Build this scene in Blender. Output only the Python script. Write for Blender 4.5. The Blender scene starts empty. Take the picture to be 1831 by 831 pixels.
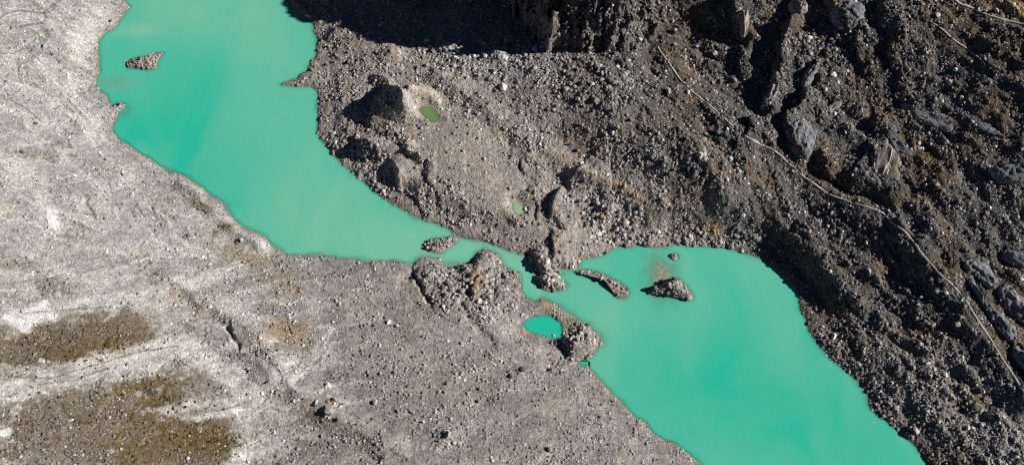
import bpy, bmesh, math, random
import numpy as np
from mathutils import Vector, Matrix

# ------------------------------------------------------------------ camera, sky, sun, exposure
scene = bpy.context.scene
col = scene.collection
PW, PH = 1831.0, 831.0
PITCH = math.radians(60.0)
HFOV = math.radians(50.0)
DIST = 589.0
SUN_EL, SUN_AZ = math.radians(28.5), math.radians(1.5)     # azimuth measured from +X towards +Y

cam_data = bpy.data.cameras.new('drone_camera')
cam = bpy.data.objects.new('drone_camera', cam_data)
col.objects.link(cam)
cp, sp = math.cos(PITCH), math.sin(PITCH)
CAM = np.array([0.0, -DIST * cp, DIST * sp])
cam.location = CAM
cam.rotation_euler = (math.pi / 2 - PITCH, 0, 0)
cam_data.sensor_fit = 'HORIZONTAL'
cam_data.angle = HFOV
cam_data.clip_start = 1.0
cam_data.clip_end = 12000.0
scene.camera = cam

world = bpy.data.worlds.new('World')
scene.world = world
world.use_nodes = True
wn = world.node_tree
bg = wn.nodes['Background']
sky = wn.nodes.new('ShaderNodeTexSky')
sky.sky_type = 'NISHITA'
sky.sun_disc = False
sky.sun_elevation = SUN_EL
sky.sun_rotation = math.pi / 2 - SUN_AZ
sky.altitude = 5000
sky.air_density = 0.4
sky.dust_density = 0.1
sky.ozone_density = 3.0
wn.links.new(sky.outputs[0], bg.inputs[0])
bg.inputs[1].default_value = 0.05

sun_data = bpy.data.lights.new('sun', 'SUN')
sun_data.energy = 5.0
sun_data.angle = math.radians(0.5)
sun_data.color = (1.0, 0.965, 0.915)
sun = bpy.data.objects.new('sun', sun_data)
col.objects.link(sun)
sdir = Vector((math.cos(SUN_EL) * math.cos(SUN_AZ), math.cos(SUN_EL) * math.sin(SUN_AZ), math.sin(SUN_EL)))
sun.rotation_euler = sdir.to_track_quat('Z', 'Y').to_euler()
sun.location = (300, 0, 300)

scene.view_settings.view_transform = 'Standard'
scene.view_settings.look = 'None'
scene.view_settings.exposure = 0.45
scene.view_settings.gamma = 1.0
scene.cycles.diffuse_bounces = 1
scene.cycles.use_denoising = False
scene.cycles.filter_width = 1.15

# ------------------------------------------------------------------ projection helpers
FPX = (PW / 2) / math.tan(HFOV / 2)
FWD = np.array([0, cp, -sp]); UP = np.array([0, sp, cp])


def ground(u, v, z=0.0):
    """point at height z seen at photo pixel (u, v)"""
    a = (np.asarray(u, float) - PW / 2) / FPX
    b = -(np.asarray(v, float) - PH / 2) / FPX
    dx = a; dy = FWD[1] + b * UP[1]; dz = FWD[2] + b * UP[2]
    t = (z - CAM[2]) / dz
    return dx * t, CAM[1] + dy * t


def project(x, y, z):
    yy = y - CAM[1]; zz = z - CAM[2]
    dep = yy * FWD[1] + zz * FWD[2]
    return PW / 2 + FPX * x / dep, PH / 2 - FPX * (yy * UP[1] + zz * UP[2]) / dep


def ss(a, b, x):
    t = np.clip((x - a) / (b - a), 0, 1)
    return t * t * (3 - 2 * t)


_rng = np.random.default_rng(5)
_perm = np.concatenate([_rng.permutation(512)] * 3)
_ang = _rng.random(512) * 2 * np.pi
_gx, _gy = np.cos(_ang), np.sin(_ang)


def perlin(x, y, seed=0):
    x = x + seed * 37.31; y = y + seed * 91.73
    xi = np.floor(x).astype(np.int64); yi = np.floor(y).astype(np.int64)
    fx = x - xi; fy = y - yi
    sx = fx * fx * fx * (fx * (fx * 6 - 15) + 10); sy = fy * fy * fy * (fy * (fy * 6 - 15) + 10)
    xi &= 511; yi &= 511

    def g(i, j, dx, dy):
        h = _perm[_perm[(xi + i) & 511] + ((yi + j) & 511)]
        return _gx[h] * dx + _gy[h] * dy
    a = g(0, 0, fx, fy); b = g(1, 0, fx - 1, fy); c = g(0, 1, fx, fy - 1); d = g(1, 1, fx - 1, fy - 1)
    a = a + sx * (b - a); c = c + sx * (d - c)
    return 1.5 * (a + sy * (c - a))


def fbm(x, y, wl, octv=4, seed=0, gain=0.5):
    r = 0; amp = 1.0
    for o in range(octv):
        r = r + amp * perlin(x / wl, y / wl, seed + o * 7)
        wl *= 0.5; amp *= gain
    return r


def ridged(x, y, wl, octv=3, seed=0, gain=0.5):
    r = 0; amp = 1.0
    for o in range(octv):
        r = r + amp * (1 - 2 * np.abs(perlin(x / wl, y / wl, seed + o * 11)))
        wl *= 0.5; amp *= gain
    return r


def seg_dist(x, y, pts, closed=False):
    """distance to a polyline and the side (+ = right-hand side when walking along it)"""
    P = np.asarray(pts, float)
    n = len(P)
    best = np.full(x.shape, 1e18); side = np.zeros(x.shape)
    for i in range(n if closed else n - 1):
        a = P[i]; b = P[(i + 1) % n]
        dx, dy = b - a
        L2 = dx * dx + dy * dy + 1e-12
        t = np.clip(((x - a[0]) * dx + (y - a[1]) * dy) / L2, 0, 1)
        qx = x - a[0] - t * dx; qy = y - a[1] - t * dy
        d2 = qx * qx + qy * qy
        m = d2 < best
        best = np.where(m, d2, best)
        side = np.where(m, -(dx * qy - dy * qx), side)
    return np.sqrt(best), np.sign(side)


def inside(x, y, pts):
    P = np.asarray(pts, float); n = len(P)
    r = np.zeros(x.shape, bool)
    for i in range(n):
        x0, y0 = P[i]; x1, y1 = P[(i + 1) % n]
        if y0 == y1:
            continue
        r ^= ((y0 > y) != (y1 > y)) & (x < (x1 - x0) * (y - y0) / (y1 - y0) + x0)
    return r


def poly_sd(x, y, pts):
    d, _ = seg_dist(x, y, pts, True)
    return np.where(inside(x, y, pts), -d, d)


def to_world(pix, z=0.0):
    return [tuple(float(c) for c in ground(u, v, z)) for u, v in pix]


def smooth_poly(pts, closed, step):
    """Catmull-Rom resampling of a polyline at about step metres"""
    P = np.asarray(pts, float); n = len(P); out = []
    for i in range(n if closed else n - 1):
        if closed:
            p0, p1, p2, p3 = P[i - 1], P[i], P[(i + 1) % n], P[(i + 2) % n]
        else:
            p0, p1, p2, p3 = P[max(i - 1, 0)], P[i], P[i + 1], P[min(i + 2, n - 1)]
        k = max(1, int(np.linalg.norm(p2 - p1) / step))
        for j in range(k):
            t = j / k
            out.append(0.5 * (2 * p1 + (p2 - p0) * t + (2 * p0 - 5 * p1 + 4 * p2 - p3) * t * t + (3 * p1 - p0 - 3 * p2 + p3) * t ** 3))
    if not closed:
        out.append(P[-1])
    return np.array(out)


# ------------------------------------------------------------------ outlines read off the photograph (pixels)
LAKE_LEFT = [(250, -110), (240, -60), (222, -25), (221, 0), (231, 12), (222, 25), (213, 35), (210, 47), (200, 53), (190, 56), (182, 65), (175, 77), (174, 90),
    (176, 105), (177, 120), (178, 130), (173, 140), (172, 150), (173, 158), (182, 166), (190, 172), (192, 182), (198, 190), (208, 188), (218, 185),
    (225, 187), (219, 194), (210, 200), (208, 210), (203, 220), (200, 230), (203, 238), (210, 247), (230, 261), (250, 274), (270, 286), (285, 297),
    (305, 308), (325, 313), (340, 323), (355, 332), (375, 347), (395, 362), (408, 378), (418, 392), (440, 410), (462, 417), (474, 424), (483, 436),
    (494, 446), (510, 454), (530, 457), (560, 457), (590, 460), (625, 465), (660, 468), (690, 467), (715, 468), (727, 472), (735, 480), (742, 468),
    (752, 461), (768, 460), (785, 463), (789, 472), (797, 480), (812, 478), (825, 473), (840, 470), (848, 460), (855, 450), (865, 446), (880, 450),
    (893, 458), (898, 470), (905, 478), (915, 484), (926, 489), (930, 500), (929, 508), (932, 522), (940, 533), (955, 540), (970, 534), (985, 540),
    (998, 550), (1010, 558), (1022, 563), (1030, 570), (1042, 578), (1052, 583), (1062, 592), (1073, 602), (1074, 613), (1068, 622), (1062, 632),
    (1055, 638), (1045, 642), (1036, 646), (1034, 650), (1050, 654), (1062, 668), (1080, 688), (1100, 710), (1120, 730), (1135, 745), (1155, 755), (1163, 770),
    (1180, 783), (1205, 793), (1225, 808), (1245, 825), (1270, 850), (1330, 900), (1400, 990)]
LAKE_RIGHT = [(1800, 1030), (1740, 950), (1690, 875), (1657, 825), (1640, 800), (1615, 775), (1590, 755), (1565, 738), (1555, 725), (1553, 705),
    (1545, 690), (1525, 672), (1500, 652), (1485, 640), (1465, 615), (1450, 597), (1443, 575), (1432, 550), (1429, 538), (1433, 522), (1425, 507),
    (1410, 492), (1390, 477), (1365, 463), (1345, 455), (1325, 449), (1300, 443), (1270, 441), (1240, 439), (1220, 437), (1205, 436), (1190, 440),
    (1175, 441), (1150, 438), (1140, 437), (1125, 440), (1105, 440), (1090, 445), (1083, 452), (1065, 457), (1045, 460), (1035, 466), (1029, 477),
    (1014, 479), (1002, 480), (990, 482), (990, 492), (1000, 500), (1011, 504), (1015, 511), (1005, 518), (990, 519), (972, 516), (963, 507),
    (957, 498), (962, 488), (957, 477), (948, 465), (942, 455), (927, 451), (915, 448), (900, 444), (880, 436), (860, 430), (840, 427), (826, 423),
    (812, 417), (805, 410), (790, 403), (770, 396), (745, 387), (720, 374), (700, 362), (680, 348), (665, 338), (657, 330), (640, 315), (620, 298),
    (600, 280), (592, 270), (585, 258), (573, 247), (570, 238), (568, 222), (570, 205), (571, 190), (571, 178), (570, 168), (566, 160), (555, 155),
    (545, 154), (530, 155), (512, 154), (504, 151), (510, 147), (520, 145), (530, 142), (537, 133), (550, 128), (553, 118), (556, 110), (563, 105), (567, 95),
    (566, 85), (567, 70), (562, 55), (558, 40), (545, 32), (535, 22), (525, 12), (515, 0), (495, -30), (480, -110)]
POND_TEAL = [(933, 579), (932, 584), (942, 572), (955, 566), (970, 562), (990, 566), (1003, 577), (1006, 592), (1003, 602), (995, 604), (985, 606), (972, 602), (955, 596), (940, 589)]
POND_NOOK = [(1004, 622), (1010, 621), (1014, 628), (1013, 637), (1007, 637), (1004, 630)]
POND_CLEFT = [(1036, 650), (1043, 647), (1051, 651), (1044, 655)]
POND_GREEN = [(751, 196), (757, 192), (765, 191), (773, 194), (779, 202), (785, 211), (781, 216), (772, 217), (764, 212), (757, 205)]
POND_MILK = [(918, 363), (925, 361), (932, 366), (937, 374), (935, 382), (926, 384), (919, 376)]

ISLANDS = [
    ('pale rubble island shaped like a wedge in the upper lake basin', 2.6,
     [(227, 114), (231, 110), (238, 106), (250, 104), (262, 102), (275, 97), (291, 96), (284, 104), (280, 112), (278, 122), (262, 124), (245, 122), (230, 121)]),
    ('low brown rubble island in the narrows between the two lake basins', 2.0,
     [(757, 438), (762, 433), (772, 428), (785, 427), (800, 425), (815, 423), (819, 429), (808, 437), (797, 444), (793, 450), (780, 451), (765, 447)]),
    ('long curved gravel bar beside the peninsula in the lower basin', 1.9,
     [(1028, 486), (1042, 483), (1060, 486), (1080, 492), (1095, 500), (1110, 508), (1122, 518), (1121, 530), (1111, 532), (1098, 527), (1096, 516), (1085, 506), (1065, 498), (1045, 492)]),
    ('dark triangular boulder island beside the brown shoal in the lower basin', 5.5,
     [(1159, 520), (1168, 513), (1180, 511), (1190, 505), (1200, 499), (1212, 498), (1222, 507), (1230, 517), (1238, 533), (1225, 535), (1205, 531), (1190, 527), (1175, 527), (1163, 525)]),
    ('tiny islet of a few stones above the triangular island', 0.9,
     [(1198, 458), (1203, 455), (1210, 456), (1213, 460), (1208, 464), (1202, 463)]),
]

# ------------------------------------------------------------------ the terrain grid (columns fan out with distance)
def wfac(y):
    return 1.0 + np.clip(y, -600, 2500) * cp / DIST


def axis(lo, hi, step, far, grow=1.22):
    core = list(np.arange(lo, hi + 1e-6, step))
    a, s = [], step
    p = lo
    while p > -far:
        s *= grow; p -= s; a.append(p)
    b, s = [], step
    p = hi
    while p < far:
        s *= grow; p += s; b.append(p)
    return np.array(a[::-1] + core + b)


SX = axis(-300, 300, 0.60, 1500)
y_core = np.concatenate([np.arange(-142, 128, 0.60), np.arange(128, 168, 0.28), np.arange(168, 192, 0.6)])
tmp = axis(-142, 191.4, 0.6, 900)
SY = np.concatenate([tmp[tmp < -142.01], y_core, tmp[tmp > 192.1]])
NX, NY = len(SX), len(SY)
S2, Y2 = np.meshgrid(SX, SY)
X2 = S2 * wfac(Y2)


class Field:
    """bilinear look-up of a grid of values over (s, y)"""
    def __init__(self, s, y, val):
        self.s, self.y, self.v = s, y, val

    def __call__(self, x, y):
        x = np.asarray(x, float); y = np.asarray(y, float)
        s = x / wfac(y)
        i = np.clip(np.searchsorted(self.s, s) - 1, 0, len(self.s) - 2)
        j = np.clip(np.searchsorted(self.y, y) - 1, 0, len(self.y) - 2)
        a = np.clip((s - self.s[i]) / (self.s[i + 1] - self.s[i]), 0, 1)
        b = np.clip((y - self.y[j]) / (self.y[j + 1] - self.y[j]), 0, 1)
        v = self.v
        return (v[j, i] * (1 - a) + v[j, i + 1] * a) * (1 - b) + (v[j + 1, i] * (1 - a) + v[j + 1, i + 1] * a) * b


CTRL = [
    # west / near bank, rising away from the lake
    (0, 0, 20), (100, 20, 13), (150, 80, 6), (60, 120, 15), (0, 200, 25), (130, 200, 7), (0, 350, 30), (100, 330, 20), (200, 300, 8),
    (300, 370, 7), (0, 500, 34), (150, 480, 22), (300, 480, 12), (420, 470, 5), (0, 650, 40), (150, 620, 31), (300, 600, 20), (450, 560, 11),
    (0, 800, 46), (150, 760, 36), (300, 760, 25), (450, 700, 15), (600, 560, 7), (600, 720, 10), (500, 800, 15), (750, 560, 6), (800, 700, 8),
    (700, 800, 11), (950, 680, 5), (1000, 760, 5), (900, 810, 8), (1100, 800, 3), (850, 500, 4), (640, 500, 4), (900, 560, 4),
    (-300, 0, 45), (-300, 400, 60), (-300, 800, 75), (-400, 1100, 90), (300, 1100, 42), (800, 1100, 22), (1100, 1000, 8), (0, -200, 22), (150, -150, 6),
    # moraine lobe between the lake and the mountainside
    (600, 60, 4), (640, 150, 6), (620, 220, 4), (700, 110, 8), (740, 185, 9), (770, 205, 9), (850, 120, 13), (950, 110, 18), (850, 200, 13),
    (800, 245, 13), (850, 300, 14), (800, 360, 7), (900, 370, 10), (950, 330, 11), (1000, 280, 14), (900, 230, 13), (760, 300, 9), (1000, 200, 22), (1100, 150, 30), (1100, 250, 26),
    (1060, 385, 7), (1130, 345, 17), (1200, 410, 6), (1250, 385, 14), (1300, 425, 6), (1280, 330, 28), (1200, 280, 30), (700, 310, 5), (650, 260, 4),
    # lateral moraine and the slope above the lower basin
    (1180, 90, 38), (1270, 180, 44), (1400, 285, 47), (1550, 370, 49), (1680, 480, 45), (1740, 560, 40), (1810, 660, 36), (1400, 400, 16),
    (1420, 440, 9), (1530, 560, 10), (1500, 470, 21), (1600, 560, 22), (1600, 480, 32), (1650, 680, 16), (1700, 760, 13), (1650, 790, 6),
    (1750, 820, 14), (1831, 760, 27), (1600, 720, 6), (1540, 640, 7), (1470, 560, 5), (1720, 660, 25),
    # mountainside above the footpath
    (1500, 200, 64), (1400, 120, 66), (1300, 60, 60), (1250, 20, 60), (1600, 250, 74), (1700, 200, 92), (1700, 350, 76), (1800, 300, 98),
    (1800, 450, 56), (1760, 520, 42), (1831, 600, 43), (1600, 100, 98), (1500, 0, 104), (1700, 60, 122), (1831, 0, 152), (1831, 150, 130),
    (2000, 800, 38), (2100, 500, 92), (2100, 100, 175), (1900, -200, 185), (1400, -200, 140), (1750, 920, 15), (2000, 1000, 46),
    # floor below the cliff
    (650, 0, 7), (800, 0, 12), (900, 40, 17), (600, -60, 5), (800, -150, 16), (1050, 60, 30), (1100, -20, 44),
]


ESC = .43
LOBE0 = CTRL.index((600, 60, 4)); EAST0 = CTRL.index((1180, 90, 38))


def build_macro():
    pts, zs = [], []
    for k, (u, v, z) in enumerate(CTRL):
        if k >= EAST0: z = z * ESC
        elif k >= LOBE0: z = z * .80
        pts.append(ground(u, v, z)); zs.append(z)
    for L in (LAKE_LEFT, LAKE_RIGHT):
        for (u, v) in L[::4]:
            pts.append(ground(u, v, 0)); zs.append(0.0)
    P = np.array(pts, float) / 100; Z = np.array(zs, float)
    n = len(P)

    def U(r2):
        return 0.5 * r2 * np.log(r2 + 1e-9)
    d2 = ((P[:, None] - P[None]) ** 2).sum(-1)
    A = np.zeros((n + 3, n + 3))
    A[:n, :n] = U(d2) + np.eye(n) * 0.02
    A[:n, n] = 1; A[:n, n + 1:] = P; A[n, :n] = 1; A[n + 1:, :n] = P.T
    w = np.linalg.solve(A, np.concatenate([Z, np.zeros(3)]))
    cs = np.arange(-420, 421, 4.0); cy = np.arange(-230, 330, 4.0)
    gs, gy = np.meshgrid(cs, cy)
    gx = gs * wfac(gy)
    q = np.stack([gx.ravel(), gy.ravel()], 1) / 100
    out = np.zeros(len(q))
    for k in range(0, len(q), 6000):
        c = q[k:k + 6000]
        d2 = ((c[:, None] - P[None]) ** 2).sum(-1)
        out[k:k + 6000] = U(d2) @ w[:n] + w[n] + c @ w[n + 1:]
    return Field(cs, cy, out.reshape(gs.shape))


tps = build_macro()
H = tps(np.clip(S2, -418, 418) * wfac(np.clip(Y2, -228, 326)), np.clip(Y2, -228, 326))

# signed distance to the water (negative in the water), exact near the shore
LAKE_W = smooth_poly(to_world(LAKE_LEFT + LAKE_RIGHT), True, 3.0)
def exact_shore(x, y):
    d = poly_sd(x, y, LAKE_W)
    for p in (POND_TEAL, POND_NOOK, POND_CLEFT):
        d = np.minimum(d, poly_sd(x, y, to_world(p)))
    return d
sub_s = SX[::6]; sub_y = SY[::6]
gs, gy = np.meshgrid(sub_s, sub_y)
coarse = Field(sub_s, sub_y, exact_shore(gs * wfac(gy), gy))
D = coarse(X2, Y2)
near = np.abs(D) < 9
D[near] = exact_shore(X2[near], Y2[near])
shore_wob = 0.55 * fbm(X2, Y2, 5.0, 3, 41)
Dn = D + shore_wob * ss(30, 8, np.abs(D))

LAND = Dn > 0
land_h = np.maximum(H, 0.2) * ss(0, 16, Dn) + 0.9 * (1 - np.exp(-np.maximum(Dn, 0) / 1.6))
shelf = 0.75 + 0.55 * fbm(X2, Y2, 16, 3, 77) + .05 * np.maximum(-D - 3, 0)
bed_h = -np.maximum(shelf, 0.12) * np.maximum(-Dn, 0) ** 1.05
bed_h = np.maximum(bed_h, -7.0)
H = np.where(LAND, land_h, bed_h)
U2, V2 = project(X2, Y2, H)


def loc(u, v, F):
    z = 10.0
    for _ in range(24):
        x, y = ground(u, v, z)
        z = 0.5 * z + 0.5 * float(F(x, y))
    return float(x), float(y), float(z)


HF = Field(SX, SY, H)


def wline(pix, F=None):
    return [loc(u, v, F or HF)[:2] for u, v in pix]


def region(pts, reach):
    P = np.asarray(pts)
    m = (X2 > P[:, 0].min() - reach) & (X2 < P[:, 0].max() + reach) & (Y2 > P[:, 1].min() - reach) & (Y2 < P[:, 1].max() + reach)
    return np.nonzero(m)


def ridge(pix, h, w_side_a, w_side_b, power=1.0, rough=0.25):
    """a crest along a line; w_side_a: reach on the right-hand side when walking along it"""
    pts = wline(pix)
    ii = region(pts, max(w_side_a, w_side_b) * 1.6)
    x, y = X2[ii], Y2[ii]
    d, s = seg_dist(x + 1.6 * fbm(x, y, 12, 2, 3), y + 1.6 * fbm(x, y, 12, 2, 4), pts)
    w = np.where(s > 0, w_side_a, w_side_b) * (1 + rough * fbm(x, y, 15, 2, 9))
    t = np.clip(1 - d / w, 0, 1) ** power
    t = np.where(t > 0.8, 0.8 + (t - 0.8) - (t - 0.8) ** 2 * 2.0, t)
    H[ii] += h * t * ss(0, 4, Dn[ii])


def scarp(pix, h, w=1.2, back=25, power=1.0):
    """ground stands h higher on the right-hand side of the line, fading away behind it"""
    pts = wline(pix)
    ii = region(pts, back * 2.2)
    x, y = X2[ii], Y2[ii]
    xx = x + 2.2 * fbm(x, y, 9, 3, 13); yy = y + 2.2 * fbm(x, y, 9, 3, 14)
    d, s = seg_dist(xx, yy, pts)
    P = np.asarray(pts)
    dend = np.minimum(np.hypot(xx - P[0, 0], yy - P[0, 1]), np.hypot(xx - P[-1, 0], yy - P[-1, 1]))
    endf = ss(0, 9, dend)
    sd = d * s
    H[ii] += h * endf * ss(-w, w, sd) * np.exp(-np.maximum(sd, 0) / back)


def mound(u, v, h, rx, ry, ang=0, power=1.25, du=0.0, nz=1.0):
    """hill whose foot is centred at pixel (u, v); du pushes the summit sideways (metres)"""
    x0, y0, _ = loc(u, v, HF)
    r = max(rx, ry) * 1.6
    ii = region([(x0, y0)], r)
    x = X2[ii] - x0; y = Y2[ii] - y0
    n = fbm(X2[ii], Y2[ii], 10, 3, 21)
    c, s = math.cos(ang), math.sin(ang)
    a = c * x + s * y; b = -s * x + c * y
    q0 = np.hypot(a / rx, b / ry)
    a = a - du * np.clip(1 - q0, 0, 1)
    q = np.hypot(a / rx, b / ry) * (1 + 0.30 * n * nz) + .10 * nz * ridged(X2[ii], Y2[ii], 5, 2, 22)
    H[ii] += h * np.clip(1 - q, 0, 1) ** power * ss(0, 3, Dn[ii])


def groove(pix, depth, w):
    pts = wline(pix)
    ii = region(pts, w * 3)
    x, y = X2[ii], Y2[ii]
    d, s = seg_dist(x + 0.8 * fbm(x, y, 6, 2, 31), y + 0.8 * fbm(x, y, 6, 2, 32), pts)
    H[ii] -= depth * np.exp(-(d / w) ** 2) * ss(0, 4, Dn[ii])


# hummocks and crests of the moraine lobe
mound(724, 187, 17.5, 21, 14, 0.1, 1.0, 5, .22)
mound(600, 58, 2.5, 9, 7)
mound(700, 96, 3.5, 10, 8)
mound(805, 82, 4.5, 15, 9)
mound(885, 98, 3.5, 12, 8)
ridge([(726, 178), (712, 160), (696, 147), (684, 141)], 3.2, 3, 7)
ridge([(722, 196), (700, 206), (676, 214)], 5.0, 7, 6)
scarp([(752, 304), (742, 286), (730, 268), (712, 258)], 3.4, 1.8, 11)
scarp([(728, 342), (712, 322), (704, 302), (690, 290)], 4.6, 1.5, 7)
mound(662, 262, 4.5, 13, 8, -0.4, 0.9)
ridge([(650, 262), (690, 268), (728, 262)], 3.0, 5, 6)
scarp([(984, 408), (982, 388), (988, 366), (998, 346), (1010, 334)], 5.2, 1.6, 11)
scarp([(952, 352), (950, 338), (944, 322)], 3.6, 1.4, 7)
mound(1085, 378, 3.5, 9, 8, 0, 1)
mound(975, 470, 3.6, 13, 10, 0, 0.9, -2)
mound(986, 505, 2.2, 9, 6, -0.3, 0.8, -2)
ridge([(786, 140), (830, 168), (880, 206), (925, 242), (960, 270), (1020, 302), (1100, 332), (1160, 356), (1205, 392)], 2.2, 8, 10)
ridge([(985, 262), (1020, 286), (1052, 306)], 1.0, 6, 5)
scarp([(1200, 398), (1220, 372), (1250, 352), (1300, 372), (1345, 400), (1380, 420)][::-1], 2.5, 3.0, 14)
ridge([(1225, 255), (1262, 302), (1300, 340), (1336, 362)], 2.6, 10, 11)
scarp([(1410, 420), (1392, 380), (1352, 340), (1318, 300), (1302, 268)], 4.0, 5.0, 20)
# crest over the lower basin with its shaded face
ridge([(1395, 408), (1432, 436), (1470, 478), (1502, 520), (1520, 545)], 3.0, 9, 13)
scarp([(1640, 800), (1600, 745), (1572, 712), (1556, 680)], 1.2, 3.0, 14)
# lateral moraine crest that carries the footpath
TRAIL = [(1176, 84), (1188, 102), (1205, 128), (1222, 148), (1242, 168), (1270, 188), (1300, 215), (1335, 245), (1372, 264), (1405, 288), (1440, 318), (1476, 342),
         (1512, 358), (1548, 368), (1580, 382), (1602, 402), (1626, 424), (1644, 446), (1658, 464), (1680, 488), (1706, 512), (1722, 530), (1738, 556), (1752, 578), (1768, 602), (1790, 636), (1806, 660), (1826, 690), (1850, 730)]
ridge(TRAIL, 3.2, 12, 18, 1.0, 0.1)
ridge(TRAIL[15:], 1.0, 7, 14, 1.0, 0.1)
groove([(1676, 462), (1706, 496), (1734, 534), (1762, 572), (1800, 628), (1830, 668)], 2.4, 5)
groove([(1450, 310), (1500, 338), (1560, 352), (1620, 392), (1650, 426), (1682, 462)], 2.6, 5)
# rock steps on the mountainside (higher ground on the right when walking the listed way)
scarp([(1352, 205), (1378, 160), (1390, 110), (1398, 60), (1415, 20)], 7.5, 1.8, 13)
scarp([(1448, 300), (1412, 268), (1398, 232), (1424, 190), (1446, 150)], 7, 1.8, 13)
scarp([(1318, 80), (1314, 50), (1308, 20), (1300, -20)], 7, 1.6, 11)
scarp([(1512, 70), (1496, 40), (1480, 10), (1470, -20)], 7, 2.0, 13)
scarp([(1584, 66), (1576, 30), (1572, -10)], 4.5, 2.5, 26)
scarp([(1548, 252), (1560, 222), (1590, 196), (1612, 190)], 2.5, 2.5, 22)
scarp([(1690, 560), (1668, 520), (1650, 490), (1630, 470)], 2.2, 4, 18)
scarp([(1760, 720), (1700, 640), (1660, 600)], 2, 4, 18)
# folds and cuts on the near bank
groove([(405, 585), (412, 596), (419, 608), (428, 622)], 1.7, 1.0)
groove([(736, 480), (744, 500), (754, 520), (766, 540)], 2.2, 1.3)
groove([(305, 520), (340, 545), (372, 562), (400, 580)], .6, 2.2)
groove([(826, 545), (850, 580), (880, 612)], 1.2, 2.0)
mound(778, 492, 2.6, 11, 9, 0.3, 0.9, -3)
mound(862, 470, 2.4, 14, 9, 0.4, 0.9)
mound(868, 520, 2.8, 10, 8, 0.0, 0.8, -3)
mound(905, 520, 3.0, 9, 8, 0.0, 0.9, -2)
mound(1034, 616, 3.6, 9, 8, 0.0, 0.7, -3)
mound(1014, 612, 1.6, 4, 4)
ridge([(470, 660), (520, 690), (570, 722), (630, 760), (690, 800)], 3.4, 9, 12)
ridge([(300, 500), (350, 530), (430, 580), (500, 640)], 2.5, 7, 9)
mound(135, 118, 3.5, 14, 10, 0.5)
ridge([(330, 330), (380, 378), (420, 415), (470, 440)], 2.0, 5, 7)
mound(800, 780, 2.5, 9, 8, 0)
ridge([(200, 690), (260, 680), (330, 706)], 2.2, 6, 6)

# the cliff of the spur behind the moraine: near-vertical, gullied
SPUR = [ground(u, v, z * .62) for u, v, z in [(1225, -30, 56), (1178, 40, 44), (1138, 84, 34), (1100, 92, 30), (1062, 96, 27), (1020, 94, 24), (988, 92, 20), (966, 70, 19), (940, 30, 18), (905, -10, 18)]]
SPUR = SPUR + [(SPUR[-1][0] - 5, SPUR[-1][1] + 200), (SPUR[0][0] + 40, SPUR[0][1] + 200)]
ii = region(SPUR[:-2], 14)
ii = np.nonzero((X2 > min(p[0] for p in SPUR) - 14) & (X2 < max(p[0] for p in SPUR) + 14) & (Y2 > min(p[1] for p in SPUR) - 14) & (Y2 < max(p[1] for p in SPUR) + 14))
xs, ys = X2[ii], Y2[ii]
gul = 3.0 * ridged(xs, ys * 0.5, 13, 4, 61, .6) + 3.4 * fbm(xs, ys, 8, 4, 62, .65)
di = -poly_sd(xs, ys, SPUR) + gul * 0.75
di = np.maximum(di, 0)
steps = 0
for k_ in range(6):
    off = k_ * 2.5 + 2.2 * fbm(xs, ys, 6, 3, 70 + k_)
    steps = steps + (12.0 - .9 * k_) * ss(0, 1.7, di - off)
wall = steps + .55 * di
ribs = ridged(xs + 1.5 * fbm(xs, ys, 6, 2, 81), ys * .22, 7.5, 3, 82, .55)
d2 = np.maximum(di + 1.5 * fbm(xs, ys, 5, 3, 84), 0)
face = np.minimum(.95 * d2, 16 + .5 * d2) + (1.9 * ribs + 1.4 * ridged(xs, ys, 3.2, 3, 66, .75)) * ss(0, 4, d2)
xa, xb = ground(965, 60, 18)[0], ground(1010, 60, 22)[0]
wf = ss(xa, xb, xs + 2.5 * fbm(xs, ys, 8, 2, 85))
back_ = ss(9, 24, di)
H[ii] += (wall * (1 - wf) + (face * (1 - back_) + (wall * .8) * back_) * wf) * ss(0, 1, di) * (1 - 0.82 * ss(-25, 28, xs - ground(1120, 80, 20)[0]))

# ------------------------------------------------------------------ relief noise
U2, V2 = project(X2, Y2, H)
AXIS = to_world([(380, -300), (385, 0), (400, 200), (520, 380), (700, 440), (845, 448), (940, 500), (1040, 560), (1260, 680), (1500, 1000)])
dax, sax = seg_dist(X2, Y2, AXIS)
EAST = ss(-6, 6, -dax * sax)                     # 1 on the mountain side of the lake (left-hand side of the axis)
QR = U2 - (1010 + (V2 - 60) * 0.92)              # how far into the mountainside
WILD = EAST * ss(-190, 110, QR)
SPEC = 1 - WILD
DRY = ss(0.3, 5, Dn)
rough = 0.35 + 0.45 * EAST + 0.65 * WILD
sandy = np.clip(np.exp(-(((U2 - 815) / 70) ** 2 + ((V2 - 265) / 65) ** 2)) + np.exp(-(((U2 - 890) / 60) ** 2 + ((V2 - 345) / 55) ** 2)) + .8 * np.exp(-(((U2 - 1040) / 70) ** 2 + ((V2 - 420) / 30) ** 2)), 0, 1) * EAST
wash = np.exp(-(((U2 - 150) / 260) ** 2 + ((V2 - 420) / 180) ** 2)) * (1 - EAST)
rough = rough * (1 - 0.6 * sandy) * (1 - 0.35 * wash)
nz = 0.9 * fbm(X2, Y2, 26, 2, 101) + 0.35 * ridged(X2, Y2, 14, 2, 103, .45) * WILD + 0.36 * fbm(X2, Y2, 6, 2, 105) + (0.30 - .20 * WILD) * ridged(X2, Y2, 3.0, 3, 107, .8)
H = H + np.where(LAND, nz * rough * DRY, 0.15 * fbm(X2, Y2, 7, 2, 109) * ss(0, 3, -Dn))
gull = ridged(X2 * 0.9 + Y2 * 0.5, (Y2 - X2 * 0.6) * 0.28, 7, 2, 115)     # runnels down the steep scree
H = H + np.where(LAND, 0.40 * gull * WILD * DRY, 0)
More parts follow.
